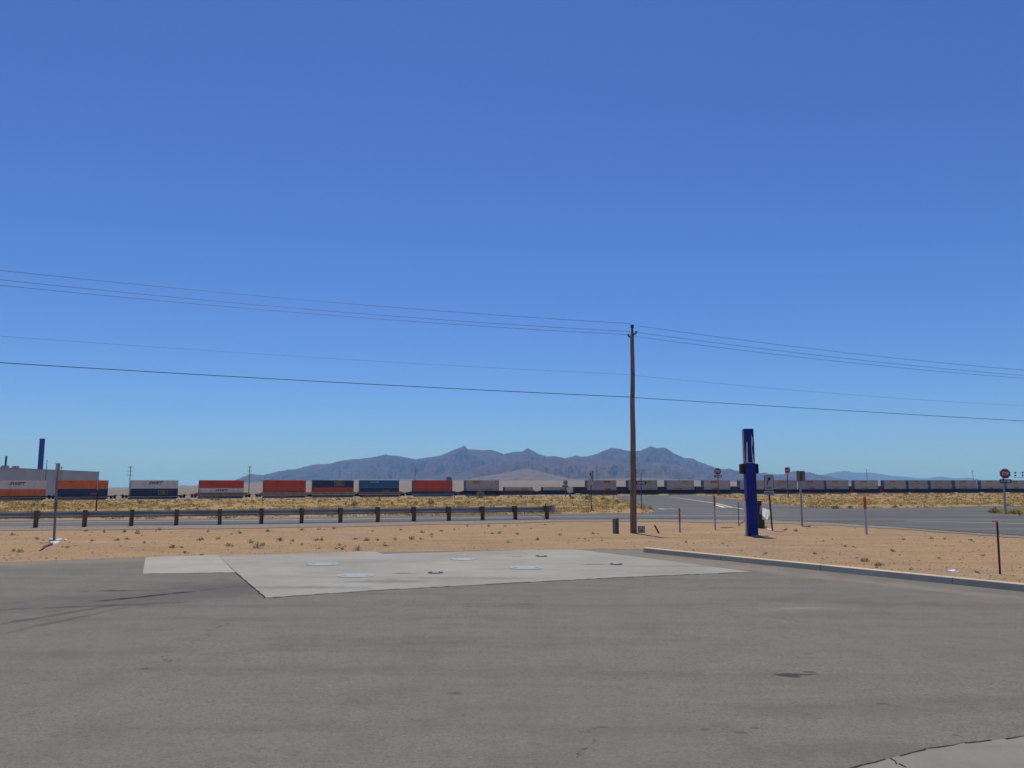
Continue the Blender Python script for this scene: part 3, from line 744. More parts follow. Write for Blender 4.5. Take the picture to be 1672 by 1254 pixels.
GA, GB = ground(58, 862), ground(893, 848)
WD = (GB-GA); WD.z = 0; WD.normalize()
WIREM = simple('wire_aluminium', (.10, .10, .11), .5, .1); CABLE = simple('black_cable', (.02, .02, .022), .6, .1)
def wire(samples, r, mat, label, tl=-34., tr=75.):
    # samples: photo points on the wire; converted to heights in the vertical plane of the pole line
    def on_plane(px, py):
        d = ray(px, py); o = PB.xy; w = WD.xy
        k = (o.x*w.y - o.y*w.x)/(d.x*w.y - d.y*w.x); p = Vector((d.x*k, d.y*k)); return (p-o).dot(w), EYE+d.z*k
    import numpy as np
    ts, zs = zip(*[on_plane(*q) for q in samples]); co = np.polyfit(ts, zs, 2 if len(ts) > 2 else 1)
    t0, t1 = (tl, 0) if min(ts) < -5 else (0, tr); z0 = on_plane(*samples[0 if t0 == 0 else -1])[1]
    P = []; corr = z0 - np.polyval(co, 0)
    for i in range(41):
        t = t0+(t1-t0)*i/40; P.append(Vector((PB.x+WD.x*t, PB.y+WD.y*t, float(np.polyval(co, t)+corr*(1-abs(t)/max(1, abs(t1-t0)))))))
    bm = bmesh.new(); tube(bm, P, r, 5); o = link('wire', bm, mat, None, True); tag(o, label, 'wire', 'wires on the utility pole')
wire([(0, 443), (250, 464.5), (500, 491), (750, 511), (1032, 528.5)], .008, WIREM, 'topmost thin wire running left from the pole top')
wire([(0, 457.5), (250, 481), (500, 505.5), (750, 524.5), (1038, 542)], .008, WIREM, 'second wire from the top running left from the pole')
wire([(0, 466.5), (250, 488.5), (500, 512), (750, 530.5), (1026, 546.5)], .008, WIREM, 'third wire from the top running left from the pole')
wire([(0, 549), (250, 566), (500, 583), (750, 597.5), (1033, 612)], .0042, WIREM, 'faint middle wire running left below the top three')
wire([(0, 592.5), (250, 606.5), (500, 622), (750, 635), (1033, 648.5)], .014, CABLE, 'thick lowest dark cable running left from the pole')
wire([(1032, 530.5), (1200, 553), (1400, 578), (1672, 604)], .008, WIREM, 'topmost thin wire running right from the pole top')
wire([(1039, 542), (1200, 563.5), (1400, 587), (1672, 613)], .008, WIREM, 'second wire from the top running right from the pole')
wire([(1037, 549), (1200, 570.5), (1400, 593), (1672, 617.5)], .008, WIREM, 'third wire from the top running right from the pole')
wire([(1033, 612.5), (1200, 630), (1400, 645), (1672, 663)], .0045, WIREM, 'faint middle wire running right below the top three')
wire([(1033, 649), (1200, 659.5), (1400, 671.5), (1672, 687.5)], .012, CABLE, 'lowest dark cable running right from the pole')

# ================================================================== GUARDRAIL
POSTW = simple('dark_post_timber', (.16, .10, .068), .9, .35, 5, stretch=(3, 3, .5), dirt=(.085, .058, .042))
BEAM = simple('galvanised_beam', (.42, .42, .43), .5, .22, 2, metal=.25, stretch=(.3, 1, 3), dirt=(.24, .22, .21))
gr = thing('guardrail', 'long metal guardrail on dark posts along the near road edge', 'guardrail', GA, math.atan2(WD.y, WD.x))
gpx = [(58, 862), (142, 860.5), (222, 859.3), (298, 858), (371, 857), (440, 856), (505, 855), (569, 853.8), (628, 852.8), (685, 851.8), (742, 850.8), (795, 850), (846, 849), (893, 848)]
Lg = (GB-GA).xy.length; sp = Lg/13
gx = [i*sp for i in range(-4, 14)]
for x in gx:
    bm = bmesh.new(); H = .80+random.uniform(-.01, .02)
    box(bm, (0, 0, H/2-.15), (.19, .20, H+.3), Matrix.Rotation(random.uniform(-.015, .015), 3, 'Y') @ Matrix.Rotation(random.uniform(-.05, .05), 3, 'Z')); bev(bm, .012)
    for v in bm.verts: v.co.x += x
    link('post', bm, POSTW, gr)
    bm = bmesh.new(); box(bm, (x, .19, .62), (.19, .18, .36)); link('block', bm, POSTW, gr)
bm = bmesh.new(); prof = [(0, .75), (.045, .745), (.085, .70), (.085, .665), (.005, .615), (.005, .575), (.085, .525), (.085, .49), (.045, .445), (0, .44)]
xs = [gx[0]-1, *[x+o for x in gx for o in (-.15, .15)], gx[-1]+.35]; rings = []
for k, x in enumerate(xs): rings.append([bm.verts.new((x, .285+a+(.004 if k % 2 else 0), z)) for a, z in prof])
for A, B in zip(rings, rings[1:]):
    for k in range(len(prof)-1): bm.faces.new((A[k], A[k+1], B[k+1], B[k]))
r = bmesh.ops.solidify(bm, geom=bm.faces[:], thickness=.006); link('beam', bm, BEAM, gr)
bm = bmesh.new(); x = gx[-1]+.30
pts = [(x, .30), (x+.14, .36), (x+.28, .30), (x+.31, .16), (x+.24, .07), (x+.12, .10)]
for (a, b), (c, d) in zip(pts, pts[1:]):
    q = [bm.verts.new((a, b, .42)), bm.verts.new((c, d, .42)), bm.verts.new((c, d, .80)), bm.verts.new((a, b, .80))]; bm.faces.new(q)
bmesh.ops.remove_doubles(bm, verts=bm.verts, dist=1e-4); bmesh.ops.solidify(bm, geom=bm.faces[:], thickness=.012); link('end_terminal', bm, BEAM, gr)
bm = bmesh.new(); cyl(bm, (gx[-1], .06, .08), (gx[-1]-1.0, .27, .5), .014, n=6); link('anchor_cable', bm, DGREY, gr)

# ================================================================== SIGNS
SWH = simple('white_sign_sheet', (.62, .62, .62), .5, .1, 3); SRED = simple('red_sign_sheet', (.30, .022, .03), .5, .15, 3)
SBLK = simple('black_sign_sheet', (.018, .018, .022), .5, .2, 3); SBACK = simple('beige_sign_back', (.25, .21, .15), .6, .2, 4)
SGREY = simple('grey_sign_back', (.19, .185, .18), .6, .2, 4); PINK = simple('faded_pink_sheet', (.46, .36, .38), .6, .2, 4)
class Sign:
    def __init__(s, name, label, base, top, pole_px=2.0, mat=DGREY, cat='road sign', group=None, topx=None, rz=0, pole='pole'):
        s.b = ground(*base); s.Y = s.b.y; s.t = thing(name, label, cat, s.b, 0, group); s.k = s.Y/FPX/CP*.99
        tp = at(topx if topx is not None else base[0], top, s.Y); s.tp = tp-s.b
        if topx is None: s.tp.x = 0
        r = pole_px*s.k/2; bm = bmesh.new()
        box_pts = [(-r, -r), (r, -r), (r, r), (-r, r)]
        a = [bm.verts.new((x, y, -.2)) for x, y in box_pts]; b = [bm.verts.new((s.tp.x+x, y, s.tp.z)) for x, y in box_pts]
        bm.faces.new(a[::-1]); bm.faces.new(b)
        for i in range(4): bm.faces.new((a[i], a[(i+1) % 4], b[(i+1) % 4], b[i]))
        s.pole = link(pole, bm, mat, s.t); s.r = r
    def L(s, px, py): q = at(px, py, s.Y)-s.b; return q.x, q.z
    def plate(s, name, x0, y0, x1, y1, mat, shape='rect', lift=0, parent=None, thick=.012):
        xa, za = s.L(x0, y1); xb, zb = s.L(x1, y0); cx, cz, rx, rz_ = (xa+xb)/2, (za+zb)/2, (xb-xa)/2, (zb-za)/2
        bm = bmesh.new(); y = -s.r - .02 - lift
        if shape == 'rect':
            c = min(rx, rz_)*.18; pts = [(cx-rx+c, cz-rz_), (cx+rx-c, cz-rz_), (cx+rx, cz-rz_+c), (cx+rx, cz+rz_-c), (cx+rx-c, cz+rz_), (cx-rx+c, cz+rz_), (cx-rx, cz+rz_-c), (cx-rx, cz-rz_+c)]
        elif shape == 'oct': pts = ngon(cx, cz, rx*1.08, rz_*1.08, 8, math.pi/8)
        else: pts = ngon(cx, cz, rx, rz_, 24)
        prism(bm, pts, y-thick, y); return link(name, bm, mat, parent or s.t)
    def bars(s, name, polys, mat, lift, parent=None):
        bm = bmesh.new(); y = -s.r-.02-lift
        for P in polys: prism(bm, [s.L(*p) for p in P], y-.006, y)
        return link(name, bm, mat, parent or s.t)
    def text(s, txt, x0, y0, x1, y1, mat, lift, parent=None, bold=.02):
        xa, za = s.L(x0, y1); xb, zb = s.L(x1, y0)
        return link('lettering', text_bm(txt, xb-xa, zb-za, ((xa+xb)/2, -s.r-.02-lift, (za+zb)/2), bold), mat, parent or s.t)
def ring(s, cx, cy, ro, ri, mat, lift):
    bm = bmesh.new(); y = -s.r-.02-lift; o = [s.L(cx+ro*math.cos(a*math.pi/12), cy+ro*math.sin(a*math.pi/12)) for a in range(24)]; i_ = [s.L(cx+ri*math.cos(a*math.pi/12), cy+ri*math.sin(a*math.pi/12)) for a in range(24)]
    for k in range(24):
        q = (k+1) % 24; prism(bm, [o[k], o[q], i_[q], i_[k]], y-.006, y)
    return link('symbol', bm, mat, s.t)
def oneway(s, x0, y0, x1, y1, right=True):
    pl = s.plate('one_way_plate', x0, y0, x1, y1, SBLK); m = (y0+y1)/2; h = (y1-y0)/2; w = x1-x0
    pts = [(x0+w*.08, m-h*.45), (x1-w*.3, m-h*.45), (x1-w*.3, m-h*.75), (x1-w*.06, m), (x1-w*.3, m+h*.75), (x1-w*.3, m+h*.45), (x0+w*.08, m+h*.45)]
    if not right: pts = [(x0+x1-a, b) for a, b in pts][::-1]
    a = s.bars('arrow', [pts], SWH, .016, pl)
    s.text('ONE WAY', (x0+w*.14), m-h*.26, x1-w*.34, m+h*.26, SBLK, .024, pl)
def dne(s, cx, cy, r, lift):
    d = s.plate('red_disc', cx-r, cy-r, cx+r, cy+r, SRED, 'circle', lift); s.bars('white_bar', [[(cx-r*.7, cy-r*.16), (cx+r*.7, cy-r*.16), (cx+r*.7, cy+r*.16), (cx-r*.7, cy+r*.16)]], SWH, lift+.016, d)

# right STOP with one way
s = Sign('stop_sign', 'red octagonal STOP sign with one way plate at the far right', (1642.5, 840.5), 768, 2.2, GALV, group='stop signs')
s.plate('border_plate', 1631.8, 765.4, 1648.2, 781.4, SWH, 'oct'); f = s.plate('stop_plate', 1632.7, 766.3, 1647.3, 780.5, SRED, 'oct', .014); s.text('STOP', 1634.6, 770.2, 1645.6, 776.4, SWH, .03, f, .03)
oneway(s, 1631.5, 782.6, 1650.5, 788.4)
s = Sign('stop_sign', 'red octagonal STOP sign over a one way plate beyond the yellow road line', (1173.3, 809), 766, 1.2, DGREY, group='stop signs')
s.plate('border_plate', 1165.9, 764.2, 1177.1, 775.2, SWH, 'oct'); f = s.plate('stop_plate', 1166.4, 764.7, 1176.6, 774.7, SRED, 'oct', .014); s.text('STOP', 1167.9, 767.6, 1175.1, 771.8, SWH, .03, f, .03)
oneway(s, 1166, 775.4, 1178.4, 779.5, False)
s = Sign('do_not_enter_sign', 'small round red and white sign standing before the white train, far off', (1108.6, 806.5), 785, 1.3, DGREY, group='do not enter signs')
s.plate('sign_plate', 1105.4, 782.4, 1110.8, 791.4, SWH, 'circle'); dne(s, 1108.1, 786.8, 2.9, .016)
s = Sign('do_not_enter_sign', 'square white sign with red disc on a thin post in dry grass', (1287, 813.5), 764, 1.2, DGREY, group='do not enter signs')
s.plate('sign_plate', 1281.5, 762.6, 1289.6, 774.6, SWH); dne(s, 1285.5, 768, 4.2, .016)
s = Sign('one_way_sign', 'black one way sign with white arrow right of the utility pole', (1047.6, 831.5), 772, 1.3, DGREY)
oneway(s, 1038.5, 786, 1055, 791); s.plate('edge_on_plate', 1044.9, 770, 1046.2, 785.5, SWH)
s = Sign('arrow_sign', 'tall post with white curved arrow plate left of the utility pole', (965.6, 833.5), 771, 1.3, RUSTY)
s.plate('arrow_plate', 960.6, 768.6, 967.4, 784.4, SWH); s.plate('edge_strip', 967.2, 768.6, 968.4, 784.4, SBLK)
s.bars('arrow', [[(964.6, 783), (965.9, 783), (966.2, 778), (965.2, 775), (965.8, 773.6), (962.8, 771.6), (962.4, 775), (963.6, 774.8), (964.9, 778)]], SBLK, .016)
s.plate('lower_plate', 960.2, 785.4, 968.0, 791.8, simple('dim_white_sheet', (.42, .43, .40), .6), 'rect')
s = Sign('turn_ban_sign', 'small white sign with black ring and slash above a small plate', (923.6, 811.5), 786, 1.2, DGREY)
s.plate('sign_plate', 919.8, 784.4, 926.8, 791.8, SWH); ring(s, 923.3, 788, 3.4, 2.2, SBLK, .016); s.bars('slash', [[(921.4, 789.4), (922.4, 790.4), (925.4, 787), (924.4, 786)]], SBLK, .018)
s.plate('lower_plate', 918.2, 792.2, 927.8, 795.8, SGREY)
s = Sign('cabinet', 'small pale box on short legs right of the ring and slash sign', (931, 811), 797, 3.0, DGREY, cat='cabinet', pole='stand'); s.plate('cabinet_box', 926, 795.5, 935, 804, SWH, thick=.4)
s = Sign('square_sign', 'grey back of a square sign on two thin legs before the train', (735, 813.5), 782, .9, DGREY)
s.plate('sign_back', 728.8, 778.8, 737.4, 786.4, SGREY)
xx, _ = s.L(731.6, 800); bm = bmesh.new(); box(bm, (xx, 0, s.tp.z/2), (.9*s.k, .9*s.k, s.tp.z)); link('leg', bm, DGREY, s.t)
# near beige back
s = Sign('blank_sign', 'beige back of a rectangular sign on a grey post with litter at its foot', (1310, 859.5), 769, 2.4, GALV)
s.plate('sign_plate', 1301.2, 769, 1314.6, 785.4, SBACK, lift=-.085)
s.plate('stiffener', 1305.8, 769.2, 1309.4, 785.2, simple('brown_back_strip', (.09, .07, .045), .7), lift=-.03)
s.plate('reflector', 1308.2, 817, 1311.4, 820, SWH)
# near leaning curved-arrow sign
s = Sign('turn_sign', 'white sign with black curved arrow on a leaning post by the blue column', (1261.4, 866.5), 778, 2.1, RUSTY, topx=1253.6)
P = s.plate('arrow_plate', 1247.4, 776, 1262.2, 800.6, SBLK); f = s.plate('face', 1248.1, 776.7, 1261.5, 799.9, simple('grey_white_sheet', (.40, .41, .43), .6, .12, 3), lift=.014, parent=P)
s.bars('arrow', [[(1250.8, 791.6), (1252.6, 791.6), (1253, 786.6), (1254.6, 783.6), (1256, 785), (1257.2, 779), (1252.4, 780.6), (1253.6, 782), (1251.6, 785)]], SBLK, .03, P)
s.text('ONLY', 1250.2, 794.2, 1259.6, 798.6, simple('faded_black', (.12, .12, .14), .6), .03, P, .01)
q = s.plate('lower_plate', 1247.4, 801.4, 1263.4, 808.4, simple('pale_blue_white_sheet', (.36, .37, .42), .6, .15, 3))
s.bars('faded_text', [[(1249.4+k*1.7, 804), (1250.5+k*1.7, 804), (1250.5+k*1.7, 807), (1249.4+k*1.7, 807)] for k in range(7)], simple('faded_grey', (.19, .19, .23), .6), .016, q)
# near left sign, seen edge-on
s = Sign('sign_post', 'steel sign post with narrow edge-on pinkish plate in broken concrete at left', (88.2, 884.5), 757, 2.7, simple('dull_post_steel', (.20, .19, .19), .6, .2, 5), topx=94.4)
xa, za = s.L(91.8, 779); xb, zb = s.L(96.6, 756)
bm = bmesh.new(); box(bm, ((xa+xb)/2, 0, (za+zb)/2), (.45, .012, zb-za), Matrix.Rotation(R(102), 3, 'Z')); bev(bm, .003); link('sign_plate', bm, PINK, s.t)
bm = bmesh.new()
for pyy in (822, 826, 829.5):
    x, z = s.L(91.2 - (pyy-822)*.06, pyy); box(bm, (x, 0, z), (.115, .115, .035))
link('clamp', bm, DGREY, s.t)
LC = s.b
s = Sign('marker_post', 'slim reddish post with pale narrow plate beyond the guardrail', (156.8, 836.5), 783, 1.6, RUSTY, topx=160.4)
s.plate('narrow_plate', 158.8, 783, 161.6, 800, simple('tan_sheet', (.46, .42, .33), .6))
# far right crossing lights on a cantilever
Yc = 150.0; tp = at(1657, 779.5, Yc); mx = at(1700, 800, Yc); z0 = G(mx.x, Yc)
t = thing('crossing_signal', 'overhead crossing lights in two pairs on an arm at the right edge', 'signal', (mx.x, Yc, z0))
bm = bmesh.new(); cyl(bm, (0, 0, 0), (0, 0, tp.z-z0+.9), .09, n=8); link('mast', bm, GALV, t)
bm = bmesh.new(); cyl(bm, (0, 0, tp.z-z0), (tp.x-mx.x-.2, 0, tp.z-z0), .03, n=6); cyl(bm, (0, 0, tp.z-z0+.85), (tp.x-mx.x-.2, 0, tp.z-z0+.85), .018, n=6); link('arm', bm, GALV, t)
for px in (1657.4, 1669.4):
    q = at(px, 775, Yc); bm = bmesh.new(); cyl(bm, (q.x-mx.x, 0, tp.z-z0), (q.x-mx.x, 0, tp.z-z0+1.0), .02, n=6); link('hanger', bm, GALV, t)
    for py in (771.8, 776.4):
        q = at(px, py, Yc); bm = bmesh.new(); cyl(bm, (q.x-mx.x, -.12, q.z-z0), (q.x-mx.x, .05, q.z-z0), .15, .13, 14); link('lamp', bm, SBLK, t)

# ================================================================== BLUE COLUMN
BLUE = simple('deep_blue_paint', (.009, .026, .215), .5, .3, 2.2, spec=.25, stretch=(2.5, 2.5, .35), dirt=(.02, .03, .15))
CB = ground(1228.2, 875.5); k = CB.y/FPX/CP
bc_ = thing('blue_column', 'tall deep blue square column with white streaked top and dark collar', 'column', CB)
def colL(px, py): q = at(px, py, CB.y)-CB; return q.x, q.z
xb, _ = colL(1228.2, 875.5); xc, zc = colL(1223.6, 757.5)
def leanbox(name, p0, p1, w0, w1, d0, mat, parent=bc_, yo=0.):
    bm = bmesh.new(); a = [bm.verts.new((p0[0]+sx*w0/2, yo+sy*d0/2, p0[1])) for sx, sy in ((-1, -1), (1, -1), (1, 1), (-1, 1))]; b = [bm.verts.new((p1[0]+sx*w1/2, yo+sy*d0/2, p1[1])) for sx, sy in ((-1, -1), (1, -1), (1, 1), (-1, 1))]
    bm.faces.new(a[::-1]); bm.faces.new(b)
    for i in range(4): bm.faces.new((a[i], a[(i+1) % 4], b[(i+1) % 4], b[i]))
    return link(name, bm, mat, parent)
leanbox('shaft', (xb, -.1), (xc, zc), 15.4*k, 16.2*k, .36, BLUE)
xt, zt = colL(1221.2, 700.4); leanbox('upper_panel', (xc+.6*k, zc), (xt, zt), 13.6*k, 14.6*k, .26, BLUE)
STRK = simple('white_streak_paint', (.60, .62, .68), .5, .1, 3)
def streak(pts, y=-.135):
    bm = bmesh.new(); prism(bm, [colL(*p) for p in pts], y-.004, y); link('white_streak', bm, STRK, bc_)
streak([(1216.4, 756.5), (1219.8, 756.5), (1218.8, 722), (1217, 721.6)])
streak([(1218.4, 756.2), (1226, 756.2), (1226, 755.4), (1218.4, 755.4)])
streak([(1224.8, 708), (1225.4, 712), (1227.8, 716.8), (1226.8, 727), (1226.0, 733), (1228.2, 744), (1229.2, 753), (1230.4, 756.5), (1227.2, 756.5), (1226.2, 744), (1225.2, 733), (1225.0, 722)])
streak([(1230.0, 722), (1229.2, 724.2), (1230.4, 726.4)], -.133)
leanbox('side_trim', (colL(1214.9, 757)[0], zc), (colL(1212.4, 701.5)[0], zt-.04), 2.4*k, 1.8*k, .10, simple('pale_trim', (.52, .53, .56), .5), yo=.0)
leanbox('lower_side_trim', (colL(1218.7, 874)[0], .0), (colL(1216.9, 818)[0], colL(1216.9, 818)[1]), 2.4*k, 1.3*k, .12, simple('pale_lower_trim', (.50, .49, .49), .5), yo=.0)
TYR = simple('dark_collar_rubber', (.022, .018, .017), .8, .4, 5)
for x0, x1 in ((1209, 1215.9), (1231.9, 1236.4)):
    xa, za = colL(x0, 773.6); xb2, zb2 = colL(x1, 757.2); bm = bmesh.new(); box(bm, ((xa+xb2)/2, 0, (za+zb2)/2), (xb2-xa, .42, zb2-za)); bev(bm, .05, 3); link('collar', bm, TYR, bc_)
xa, za = colL(1216.6, 815); bm = bmesh.new(); box(bm, (xa, -.12, za), (1.5*k, .12, 7*k)); link('red_reflector', bm, SRED, bc_)
STL = simple('grey_base_steel', (.14, .14, .15), .6, .3, 6)
bm = bmesh.new(); box(bm, (xb, 0, .012), (20*k, .46, .024)); bp = link('base_plate', bm, STL, bc_)
for sx in (-1, 1):
    bm = bmesh.new(); cyl(bm, (xb+sx*8.8*k, -.20, .024), (xb+sx*8.8*k, -.20, .055), .016, n=6); link('bolt', bm, STL, bp)
for pyy in (790, 823, 850):
    x_, z_ = colL(1225.6 + (pyy-790)*.03, pyy); bm = bmesh.new(); box(bm, (x_, -.1815, z_), (15.6*k, .005, .012)); link('seam', bm, simple('seam_dark_blue', (.006, .012, .10), .6), bc_)
SL = simple('base_slab_concrete', (.33, .30, .27), .9, .2, 3)
bm = bmesh.new(); xa, _ = colL(1238, 876); box(bm, (xa, -.02, .02), (26*k, .5, .06)); bev(bm, .01); link('base_slab', bm, SL, bc_)

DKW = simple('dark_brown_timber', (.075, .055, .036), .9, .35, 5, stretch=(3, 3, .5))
# things around it
s = Sign('timber_post', 'short dark brown timber post standing right behind the blue column', (1240.8, 862.5), 818, 6.6, DKW, cat='post')
bm = bmesh.new(); box(bm, (.05, -.05, .18), (9.5*s.k, 8*s.k, .42)); bev(bm, .02); link('footing', bm, DKW, s.t)
TB = s.b
m = N('white_cloth'); wcol = m.mix(m.rng(m.noise(5), .4, .6), (.70, .70, .71), (.82, .82, .82)); WCL = m.done(wcol, .9)
tr = m.n('BsdfTranslucent'); m.l(wcol, tr.inputs[0]); mx = m.n('MixShader'); mx.inputs[0].default_value = .55; m.l(m.b.outputs[0], mx.inputs[1]); m.l(tr.outputs[0], mx.inputs[2]); m.l(mx.outputs[0], m.out.inputs[0])
o1, o2 = at(1241.6, 826, TB.y-.15), at(1258.4, 833, TB.y-.15)
bm = bmesh.new(); gridv = []
outl = [(1241.4, 824.8, 1239.9, 838.5), (1244.5, 828.2, 1244.2, 840.6), (1248.5, 830.0, 1248.0, 844.5), (1252.5, 831.4, 1252.4, 849.5), (1256, 832.4, 1255.2, 844.5), (1258.4, 832.6, 1257.6, 838.0)]
for i in range(21):
    f = i/4; a = min(4, int(f)); q = f-a; A, B = outl[a], outl[a+1]; e = [A[n]+(B[n]-A[n])*q for n in range(4)]; row = []
    for j in range(11):
        v = j/10; px, py = e[0]+(e[2]-e[0])*v, e[1]+(e[3]-e[1])*v
        Yq = TB.y-.15 + .22*math.sin(math.pi*i/20)*v + .03*math.sin(i*1.3+v*3); row.append(bm.verts.new(at(px, py, Yq)))
    gridv.append(row)
for A, B in zip(gridv, gridv[1:]):
    for j in range(10): bm.faces.new((A[j], B[j], B[j+1], A[j+1]))
tag(link('cloth', bm, WCL, None, True), 'white cloth sheet slung between the timber post and leaning sign post', 'cloth')
def scraps(name, pts, mat, label, cat, sz):
    c0 = ground(*pts[0]); t = bmesh.new()
    for p in pts:
        q = ground(*p)-c0; r = bmesh.ops.create_icosphere(t, subdivisions=2, radius=1)
        sc = sz*random.uniform(.6, 1.2); qq = random.random()*6
        for v in r['verts']:
            n = 1+.5*noise.noise(v.co*1.7+Vector((qq, qq, 0))); v.co = Vector((v.co.x*sc*1.5*n, v.co.y*sc*n, max(-.05, v.co.z)*sc*.5*n))+q
    o = link(name, t, mat); o.location = c0; tag(o, label, cat)
scraps('litter_bag', [(1255, 864.5), (1259, 865)], SWH, 'crumpled white litter at the foot of the leaning arrow sign', 'litter', .09)
scraps('litter_bag', [(1325, 860)], SWH, 'white scrap lying right of the beige sign back post', 'litter', .07)
scraps('rubble', [(1316, 860), (1320, 860.5), (1323, 859.6), (1313, 859.6)], simple('dark_rubble', (.10, .06, .045), .9), 'low brown rubble strip beside the beige sign back post', 'rubble', .09)
scraps('paper_scrap', [(1557, 933.5)], SWH, 'white paper scrap lying on the sand near the kerb at right', 'litter', .10)
scraps('timber_scrap', [(1180, 862), (1184, 862.2), (1189, 861.8), (1194, 861.4)], simple('dark_scrap', (.075, .045, .03), .9), 'dark low wood scrap on the sand left of the blue column', 'scrap', .08)
# broken concrete around the left sign
RUB = simple('pale_broken_concrete', (.50, .47, .41), .9, .2, 8)
def slab(cx, cy, pts, h, label):
    c0 = ground(cx, cy); bm = bmesh.new(); P = [ground(*p)-c0 for p in pts]
    a = [bm.verts.new((p.x, p.y, -.02)) for p in P]; b = [bm.verts.new((p.x*.93, p.y*.93, h*random.uniform(.7, 1.2))) for p in P]
    bm.faces.new(a[::-1]); bm.faces.new(b); n = len(P)
    for i in range(n): bm.faces.new((a[i], a[(i+1) % n], b[(i+1) % n], b[i]))
    o = link('concrete_chunk', bm, RUB); o.location = c0; tag(o, label, 'concrete chunk', 'broken concrete at the left sign')
slab(91, 887.5, [(80, 888.2), (86, 890.4), (94, 889.8), (99, 887), (96, 885.6), (88, 885.9)], .07, 'largest pale concrete slab in front of the left sign post')
slab(83, 883.6, [(79.5, 883.8), (83, 885), (87, 884.6), (86, 882.4), (81, 882.3)], .08, 'pale concrete piece left of the left sign post')
slab(96, 883, [(90.5, 884.2), (97, 884.8), (103, 883.6), (100, 881.2), (93, 881)], .06, 'flat concrete piece right of the left sign post')
slab(107, 882.8, [(104.6, 883.2), (108, 884), (110.4, 882.6), (107, 882)], .05, 'small outlying concrete crumb farthest right of the left sign post')
c0 = ground(64.5, 900); bm = bmesh.new()  # added dark strip, shaped to stand in for the left sign's shadow streak
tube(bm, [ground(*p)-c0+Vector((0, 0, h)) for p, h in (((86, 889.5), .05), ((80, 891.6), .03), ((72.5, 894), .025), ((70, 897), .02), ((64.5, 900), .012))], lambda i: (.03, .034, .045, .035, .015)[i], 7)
o = link('shadow_streak', bm, DKW, None, True); o.location = c0; tag(o, 'dark bent strip added as the shadow streak of the left sign, left of the broken concrete', 'scrap')
# wire frame stand
fb = ground(1206.5, 859.5); fr = thing('frame_stand', 'thin dark wire frame stand left of the blue column', 'stand', fb)
bm = bmesh.new(); a = at(1205.2, 820.5, fb.y)-fb; c1 = at(1217, 848.5, fb.y)-fb; c2 = at(1217, 855.5, fb.y)-fb
cyl(bm, (0, 0, -.05), a, .022, n=6); link('upright', bm, DGREY, fr)
bm = bmesh.new(); cyl(bm, (0.01, 0, .06), c1, .020, n=6); link('brace', bm, DGREY, fr)
bm = bmesh.new(); cyl(bm, c1, c2-Vector((0, 0, .04)), .018, n=6); link('short_leg', bm, DGREY, fr)
bm = bmesh.new(); e = at(1216.5, 832, fb.y)-fb; cyl(bm, a-Vector((0, 0, .1)), e, .010, n=6); link('top_wire', bm, GALV, fr)

# marker posts
ORA = simple('orange_cap_plastic', (.50, .10, .03), .55, .15, 3); WPL = simple('white_post_plastic', (.50, .47, .47), .6, .12, 3); TANP = simple('faded_orange_plastic', (.38, .16, .055), .6, .2, 3); GPL = simple('grey_post_plastic', (.30, .29, .28), .6, .15, 4)
def marker(bx, by, top, cap, wpx, capm, bodym, label):
    b = ground(bx, by); k = b.y/FPX/CP; H = at(bx, top, b.y).z; hc = at(bx, cap, b.y).z; r = wpx*k/2
    t = thing('marker_post', label, 'marker post', b, 0, 'orange topped marker posts')
    bm = bmesh.new(); cyl(bm, (0, 0, -.1), (0, 0, hc), r*.86, r*.86, 12); link('post', bm, bodym, t, False)
    bm = bmesh.new(); cyl(bm, (0, 0, hc-.02), (0, 0, H-.03), r, r, 12); cyl(bm, (0, 0, H-.03), (0, 0, H), r, r*.6, 12); link('cap', bm, capm, t)
    return t
marker(1168, 864.5, 809, 825.5, 3.2, ORA, WPL, 'white marker post with orange cap left of the blue column')
marker(1415, 872.5, 811, 830, 4.2, ORA, WPL, 'white marker post with bright orange cap standing alone in sand at right')
marker(1110.3, 869.5, 829.5, 851, 3.0, TANP, GPL, 'shorter marker post with faded orange top right of the utility pole')
b = ground(1076.4, 870.5); tp = at(1068.8, 857.5, b.y)-b; bm = bmesh.new(); cyl(bm, (0, 0, -.03), tp, .038, .034, 10)
o = link('leaning_stake', bm, simple('dull_red_paint', (.26, .045, .022), .7)); o.location = b; tag(o, 'short red stake leaning left, right of the utility pole', 'stake')
# t-post at right with flagging tape
b = ground(1632.4, 937.5); tp = at(1627.4, 851, b.y)-b; t = thing('steel_stake', 'dark red steel fence post with orange tape on top near the right kerb', 'post', b)
bm = bmesh.new(); cyl(bm, (0, 0, -.1), tp, .019, .017, 6); cyl(bm, (0.02, -.006, -.1), tp+Vector((.02, -.006, 0)), .008, .008, 4); link('post', bm, RUSTY, t)
bm = bmesh.new(); q = [at(x, y, b.y-.03)-b for x, y in ((1629.6, 849.6), (1619.6, 850.2), (1620.6, 853.6), (1625, 853), (1629.8, 855.2))]
f = bm.faces.new([bm.verts.new(v+Vector((0, .02*math.sin(i*2), 0))) for i, v in enumerate(q)]); bmesh.ops.solidify(bm, geom=[f], thickness=.004); link('tape', bm, simple('orange_tape', (.62, .30, .16), .6), t)
# delineator beyond guardrail end
b = ground(890.5, 839.5); bm = bmesh.new(); cyl(bm, (0, 0, -.05), (0, 0, at(890.5, 822, b.y).z-b.z), .04, .035, 8); o = link('delineator', bm, RUSTY); o.location = b; tag(o, 'slim dark stake rising behind the guardrail end', 'stake')
